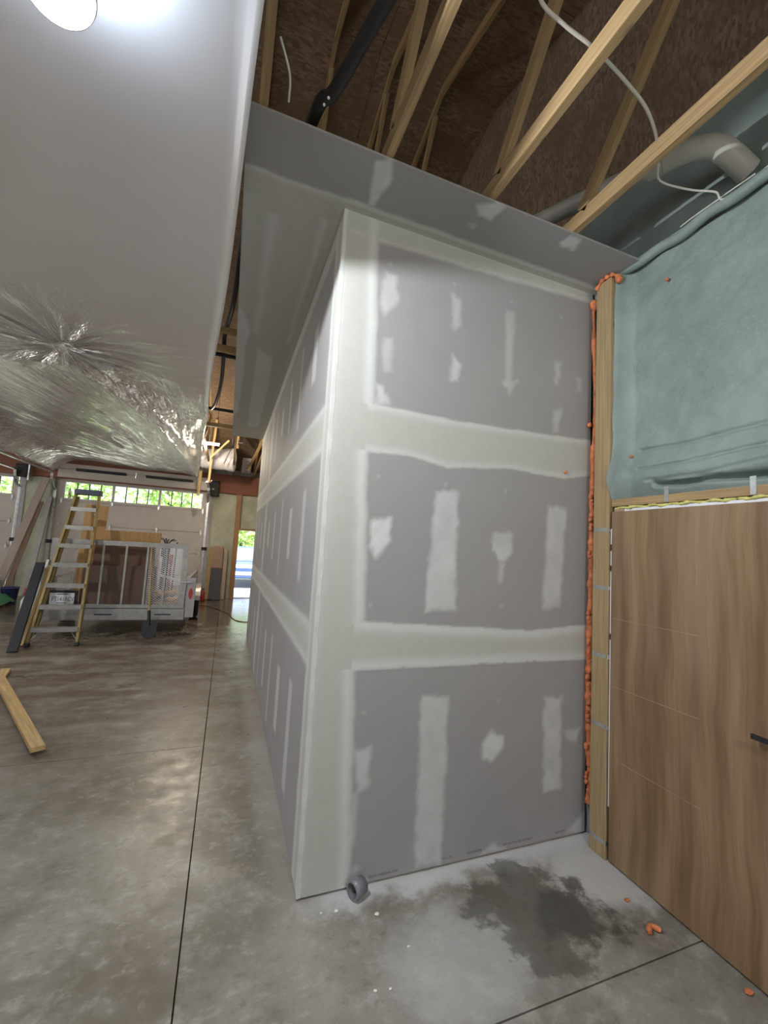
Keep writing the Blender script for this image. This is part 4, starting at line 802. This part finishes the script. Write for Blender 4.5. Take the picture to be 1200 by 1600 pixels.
box('head', BLACK, tl_, -1.64, -1.54, 6.95, 7.05, 1.30, 1.5, bevel=.01); box('clip', RED, tl_, -1.50, -1.42, 6.95, 7.03, 1.18, 1.36, bevel=.01)
pw = MB()
for i in range(14):
    a = rng.random() * 6.28; pw.tube(bezier([(-1.52 + .02 * math.cos(a), 6.7, 1.55), (-1.52 + .08 * math.cos(a), 6.7 + .05 * math.sin(a), 1.62 + .05 * rng.random()), (-1.52 + .16 * math.cos(a), 6.7 + .08 * math.sin(a), 1.62 + .06 * rng.random())], 4), .006, 5)
pw.tube([(-1.53, 6.98, .56), (-1.52, 6.7, 1.56)], .012, 6); tag(pw.build('wire_whisk', STEELD), 'tangled dark wire tuft poking above the trailer gate', 'wire')
# shovel leaning at the gate
sv = thing('shovel', (-1.55, 5.75, 0), 'shovel with wooden handle leaning blade-down on the trailer gate', 'shovel')
MB().tube([(-1.585, 5.87, .40), (-1.69, 6.19, 1.50)], .017, 10).build('handle', PINE2, sv); MB().tube([(-1.56, 5.80, .22), (-1.59, 5.885, .45)], .024, 10).build('socket', BLACK, sv)
b = MB(); Pb = [(-.10, .30), (.10, .30), (.11, .20), (.10, .08), (.05, .02), (0, .0), (-.05, .02), (-.10, .08), (-.11, .20)]
vs = [(-1.55 + x, 5.73 + z * .28 + .25 * x * x, z) for x, z in Pb] + [(-1.55 + x, 5.742 + z * .28 + .25 * x * x, z) for x, z in Pb]; n = len(Pb)
b.add(vs, [tuple(range(n)), tuple(range(2 * n - 1, n - 1, -1))] + [(i, n + i, n + (i + 1) % n, (i + 1) % n) for i in range(n)]); b.build('blade', BLACK, sv)

# ------------------------------------------------------------------ folded step ladder leaning on the gate
ld = thing('step_ladder', (-2.75, 5.45, 0), 'yellow fibreglass step ladder with grey steps leaning on the trailer', 'ladder')
LB = lambda t, s, off=0: Vector((-2.745 + s * (.305 - .14 * t) - .03 * t, 5.42 + .95 * t + off, 2.40 * t + off * -.1))
for s_ in (-1, 1):
    MB().bar(LB(.015, s_), LB(.985, s_), .034, .062).build('rail', YEL, ld); MB().bar(LB(0, s_), LB(.02, s_), .052, .085).build('foot', BLACK, ld)
    MB().bar(LB(.06, s_ * .96, .11), LB(.96, s_ * .9, .10), .03, .05).build('rear_rail', YEL, ld)
    MB().bar(LB(.03, s_ * .98), LB(.095, s_ * .62), .02, .006, (0, 1, 0)).build('brace', ALU, ld); MB().bar(LB(.82, s_ * .98), LB(.872, s_ * .6), .02, .006, (0, 1, 0)).build('brace', ALU, ld)
for t in (.105, .235, .365, .495, .62, .745, .875):
    a, b_ = LB(t, -1), LB(t, 1); MB().obox((a + b_) / 2 + Vector((0, -.015, 0)), (b_ - a) / 2, (0, .045, 0), (0, 0, .014)).obox((a + b_) / 2 + Vector((0, -.055, -.022)), (b_ - a) / 2, (0, .006, 0), (0, 0, .030)).build('step', ALU, ld)
a, b_ = LB(.985, -1.12), LB(.985, 1.12); MB().obox((a + b_) / 2 + Vector((0, .03, .02)), (b_ - a) / 2, (0, .09, .0), (0, 0, .045)).build('top_cap', mat('dark_blue_cap', (.035, .045, .09), .5), ld, .008)
tag(MB().bar((-3.10, 5.12, .0), (-3.22, 6.05, 1.17), .12, .05, (1, 0, 0)).build('black_plank', mat('black_panel', (.02, .021, .027), .75), None, .004), 'black panel leaning at the left of the ladder', 'panel')
lean('ladder_side_board', PINE2, (-3.135, 5.50, .0), (-3.13, 6.16, 1.12), .04, .05, 'thin pine board leaning between the black panel and the ladder', 'board')
lean('grey_tube', ALU, (-3.26, 6.0, .35), (-3.17, 6.2, 1.22), .04, .03, 'grey metal channel standing beside the trailer gate', 'channel')

# ------------------------------------------------------------------ on the floor
def ang(p, q, lb): return tag(MB().bar(p, q, .089, .038, (0, 0, 1)).build('stud_offcut', PINE2, None, .003), lb, 'lumber', 'loose studs on the floor')
d = Vector((-.47, .883, 0)).normalized(); s0 = Vector((-1.67, 1.84, .057)); n_ = Vector((d.y, -d.x, 0))
tag(MB().obox(s0 + d * 1.05, d * 1.05, n_ * .0445, (0, 0, .019)).build('stud_offcut', PINE2, None, .003), 'long pine stud lying on the floor with its end towards us', 'lumber', 'loose studs on the floor')
d2 = Vector((-.24, .97, 0)).normalized(); n2_ = Vector((d2.y, -d2.x, 0)); s1 = Vector((-2.80, 4.20, .019))
tag(MB().obox(s1 - d2 * 1.3, d2 * 1.3, n2_ * .0445, (0, 0, .019)).build('stud_offcut', PINE2, None, .003), 'pine stud lying beneath the long one at the left edge', 'lumber', 'loose studs on the floor')
pc = thing('pipe_stub', (.29, -.055, 0), 'short grey plastic pipe stub poking out of the drywall foot', 'pipe')
ps_ = MB(); ps_.lathe([(.034, -.036), (.042, -.036), (.042, .012), (.0375, .016), (.0375, .036), (.034, .036), (.034, -.036)], (.29, -.055, .0425), 'X', 28)
o = ps_.build('tube', PVCG, pc); o.rotation_euler = (0, 0, math.radians(24))
for c, r, lb in (((1.61, -.47, .006), .010, 'tiny orange foam scrap near the drywall on the concrete'), ((1.69, -.96, .008), .012, 'small orange foam scrap against the door foot')):
    tag(lump(MB(), c, r, c[0] * 9, (1.7, 1, .6)).build('foam_scrap', FOAMO), lb, 'foam crumb', 'orange foam scraps on the floor')
tag(MB().tube(bezier([(1.538, -.648, .013), (1.553, -.630, .015), (1.575, -.626, .015), (1.592, -.640, .014), (1.602, -.655, .012)], 5), .013, 10, rf=lambda i: .014 - .0035 * abs(math.sin(i * 1.1)) - (.005 if i in (0, 20) else 0)).build('foam_scrap', FOAMO), 'curled orange foam scrap on the concrete by the door', 'foam crumb', 'orange foam scraps on the floor')
for x, y, r, lb in ((.35, -.18, .009, 'white plaster crumb just in front of the pipe stub'), (.17, -.11, .008, 'white plaster crumb left of the pipe stub'), (.10, -.10, .005, 'small plaster crumb near the drywall corner foot'), (.43, -.37, .005, 'small plaster crumb alone on the concrete'), (.23, -.50, .006, 'plaster crumb nearest the lower edge, left of a pair'), (.29, -.51, .005, 'plaster crumb nearest the lower edge, right of a pair')):
    tag(lump(MB(), (x, y, r * .5), r, x * 20, (1.3, 1, .6)).build('plaster_crumb', PLAST), lb, 'crumb', 'plaster crumbs on the floor')
tag(MB().tube(bezier([(-1.6, 9.2, .008), (-.9, 9.5, .008), (-.62, 9.1, .008), (-.46, 8.66, .008), (-.30, 8.3, .008), (-.20, 7.6, .008), (-.02, 7.25, .008), (.5, 7.1, .008)], 8), .008, 6).build('floor_cord', mat('brown_cord', (.16, .10, .06), .7)), 'brown cord snaking over the wet floor near the open doorway', 'cord')

# ------------------------------------------------------------------ outside and the rest of the hall
wo_ = struct('wall_outer', 'remaining hall walls out of view')
for y0, y1, z0, z1 in ((-8, 5.4, 0, 3.8), (8.6, 11.1, 0, 3.8), (5.4, 8.6, 2.5, 3.8)): box('wall_segment', SID, wo_, -9.2, -9.05, y0, y1, z0, z1)
for x0, x1, z0, z1 in ((-9.2, -5.0, 0, 3.8), (1.2, 2.05, 0, 3.8), (-5.0, 1.2, 2.4, 3.8)): box('wall_segment', SID, wo_, x0, x1, -8.15, -8, z0, z1)
car = thing('parked_car', (.45, 17, 0), 'blue car parked outside the open doorway', 'car')
BLUE = mat('blue_car_paint', (.10, .17, .42), .25, .3, .03); zc = -.165
b = MB(); prof = [(15.0, .45), (15.0, .80), (15.1, .98), (15.9, 1.06), (18.6, 1.06), (19.3, .95), (19.4, .5), (19.2, .38), (15.2, .38)]
b.prism([(y, z + zc) for y, z in prof], 'X', -.42, 1.38); b.build('body', BLUE, car, .05)
b = MB(); q = [(15.75, 1.05), (16.5, 1.58), (18.0, 1.60), (18.7, 1.05)]; b.prism([(y, z + zc) for y, z in q], 'X', -.30, 1.26); b.build('cabin', BLUE, car, .05)
b = MB(); b.add([(-.24, 15.79, 1.10 + zc), (1.20, 15.79, 1.10 + zc), (1.14, 16.44, 1.55 + zc), (-.18, 16.44, 1.55 + zc)], [(0, 1, 2, 3)]); b.build('windscreen', mat('car_glass', (.5, .55, .6), .05, .6), car)
for x in (-.40, 1.36):
    for y in (15.85, 18.5): MB().lathe([(0, -.10), (.30, -.10), (.33, 0), (.30, .10), (0, .10)], (x, y, .33 + zc), 'X', 20).build('wheel', RUBBER, car)
box('bumper', mat('pale_trim', (.55, .57, .62), .4), car, -.40, 1.36, 14.93, 15.05, .52 + zc, .66 + zc, bevel=.02)
for x in (-.30, 1.02): box('head_lamp', WHITEV, car, x, x + .24, 14.97, 15.06, .80 + zc, .92 + zc, bevel=.01)
def tree(x, y, h, r, lb, seed):
    t = thing('leafy_tree', (x, y, -.165), lb, 'tree', 'trees outside the garage'); g = np.random.default_rng(seed)
    MB().tube(bezier([(x, y, -.165), (x + .1, y, h * .3), (x - .05, y + .1, h * .75)], 6), .12, 8, rf=lambda i: .14 - .008 * i).build('trunk', wood('bark', (.10, .07, .05)), t)
    n = 1500; P = g.normal(size=(n, 3)); P /= np.linalg.norm(P, axis=1)[:, None]; P *= (g.random(n) ** .4)[:, None] * np.array([r, r * .8, h * .48]); P += np.array([x, y, h * .55])
    A = g.normal(size=(n, 3)); A /= np.linalg.norm(A, axis=1)[:, None]; B = np.cross(A, g.normal(size=(n, 3))); B /= np.linalg.norm(B, axis=1)[:, None]; s_ = .10 + .12 * g.random((n, 1))
    vs = np.stack([P - A * s_, P + B * s_ * .5, P + A * s_, P - B * s_ * .5], 1).reshape(-1, 3); MB().add(vs.tolist(), (np.arange(n * 4).reshape(n, 4)).tolist()).build('crown', LEAF, t)
for k, (x, y, h, r) in enumerate(((-7.2, 20, 5.2, 1.9), (-3.4, 21, 5.8, 1.9), (.2, 23, 5.0, 1.6), (-11.2, 21, 6, 1.9), (3.6, 24, 5.6, 1.7))):
    tree(x, y, h, r, ['leafy green tree outside behind the ladder top', 'leafy green tree outside behind the middle garage panes', 'leafy green tree outside beyond the blue car', 'leafy green tree outside the far-left garage pane', 'leafy green tree outside to the right of the blue car'][k], 40 + k)
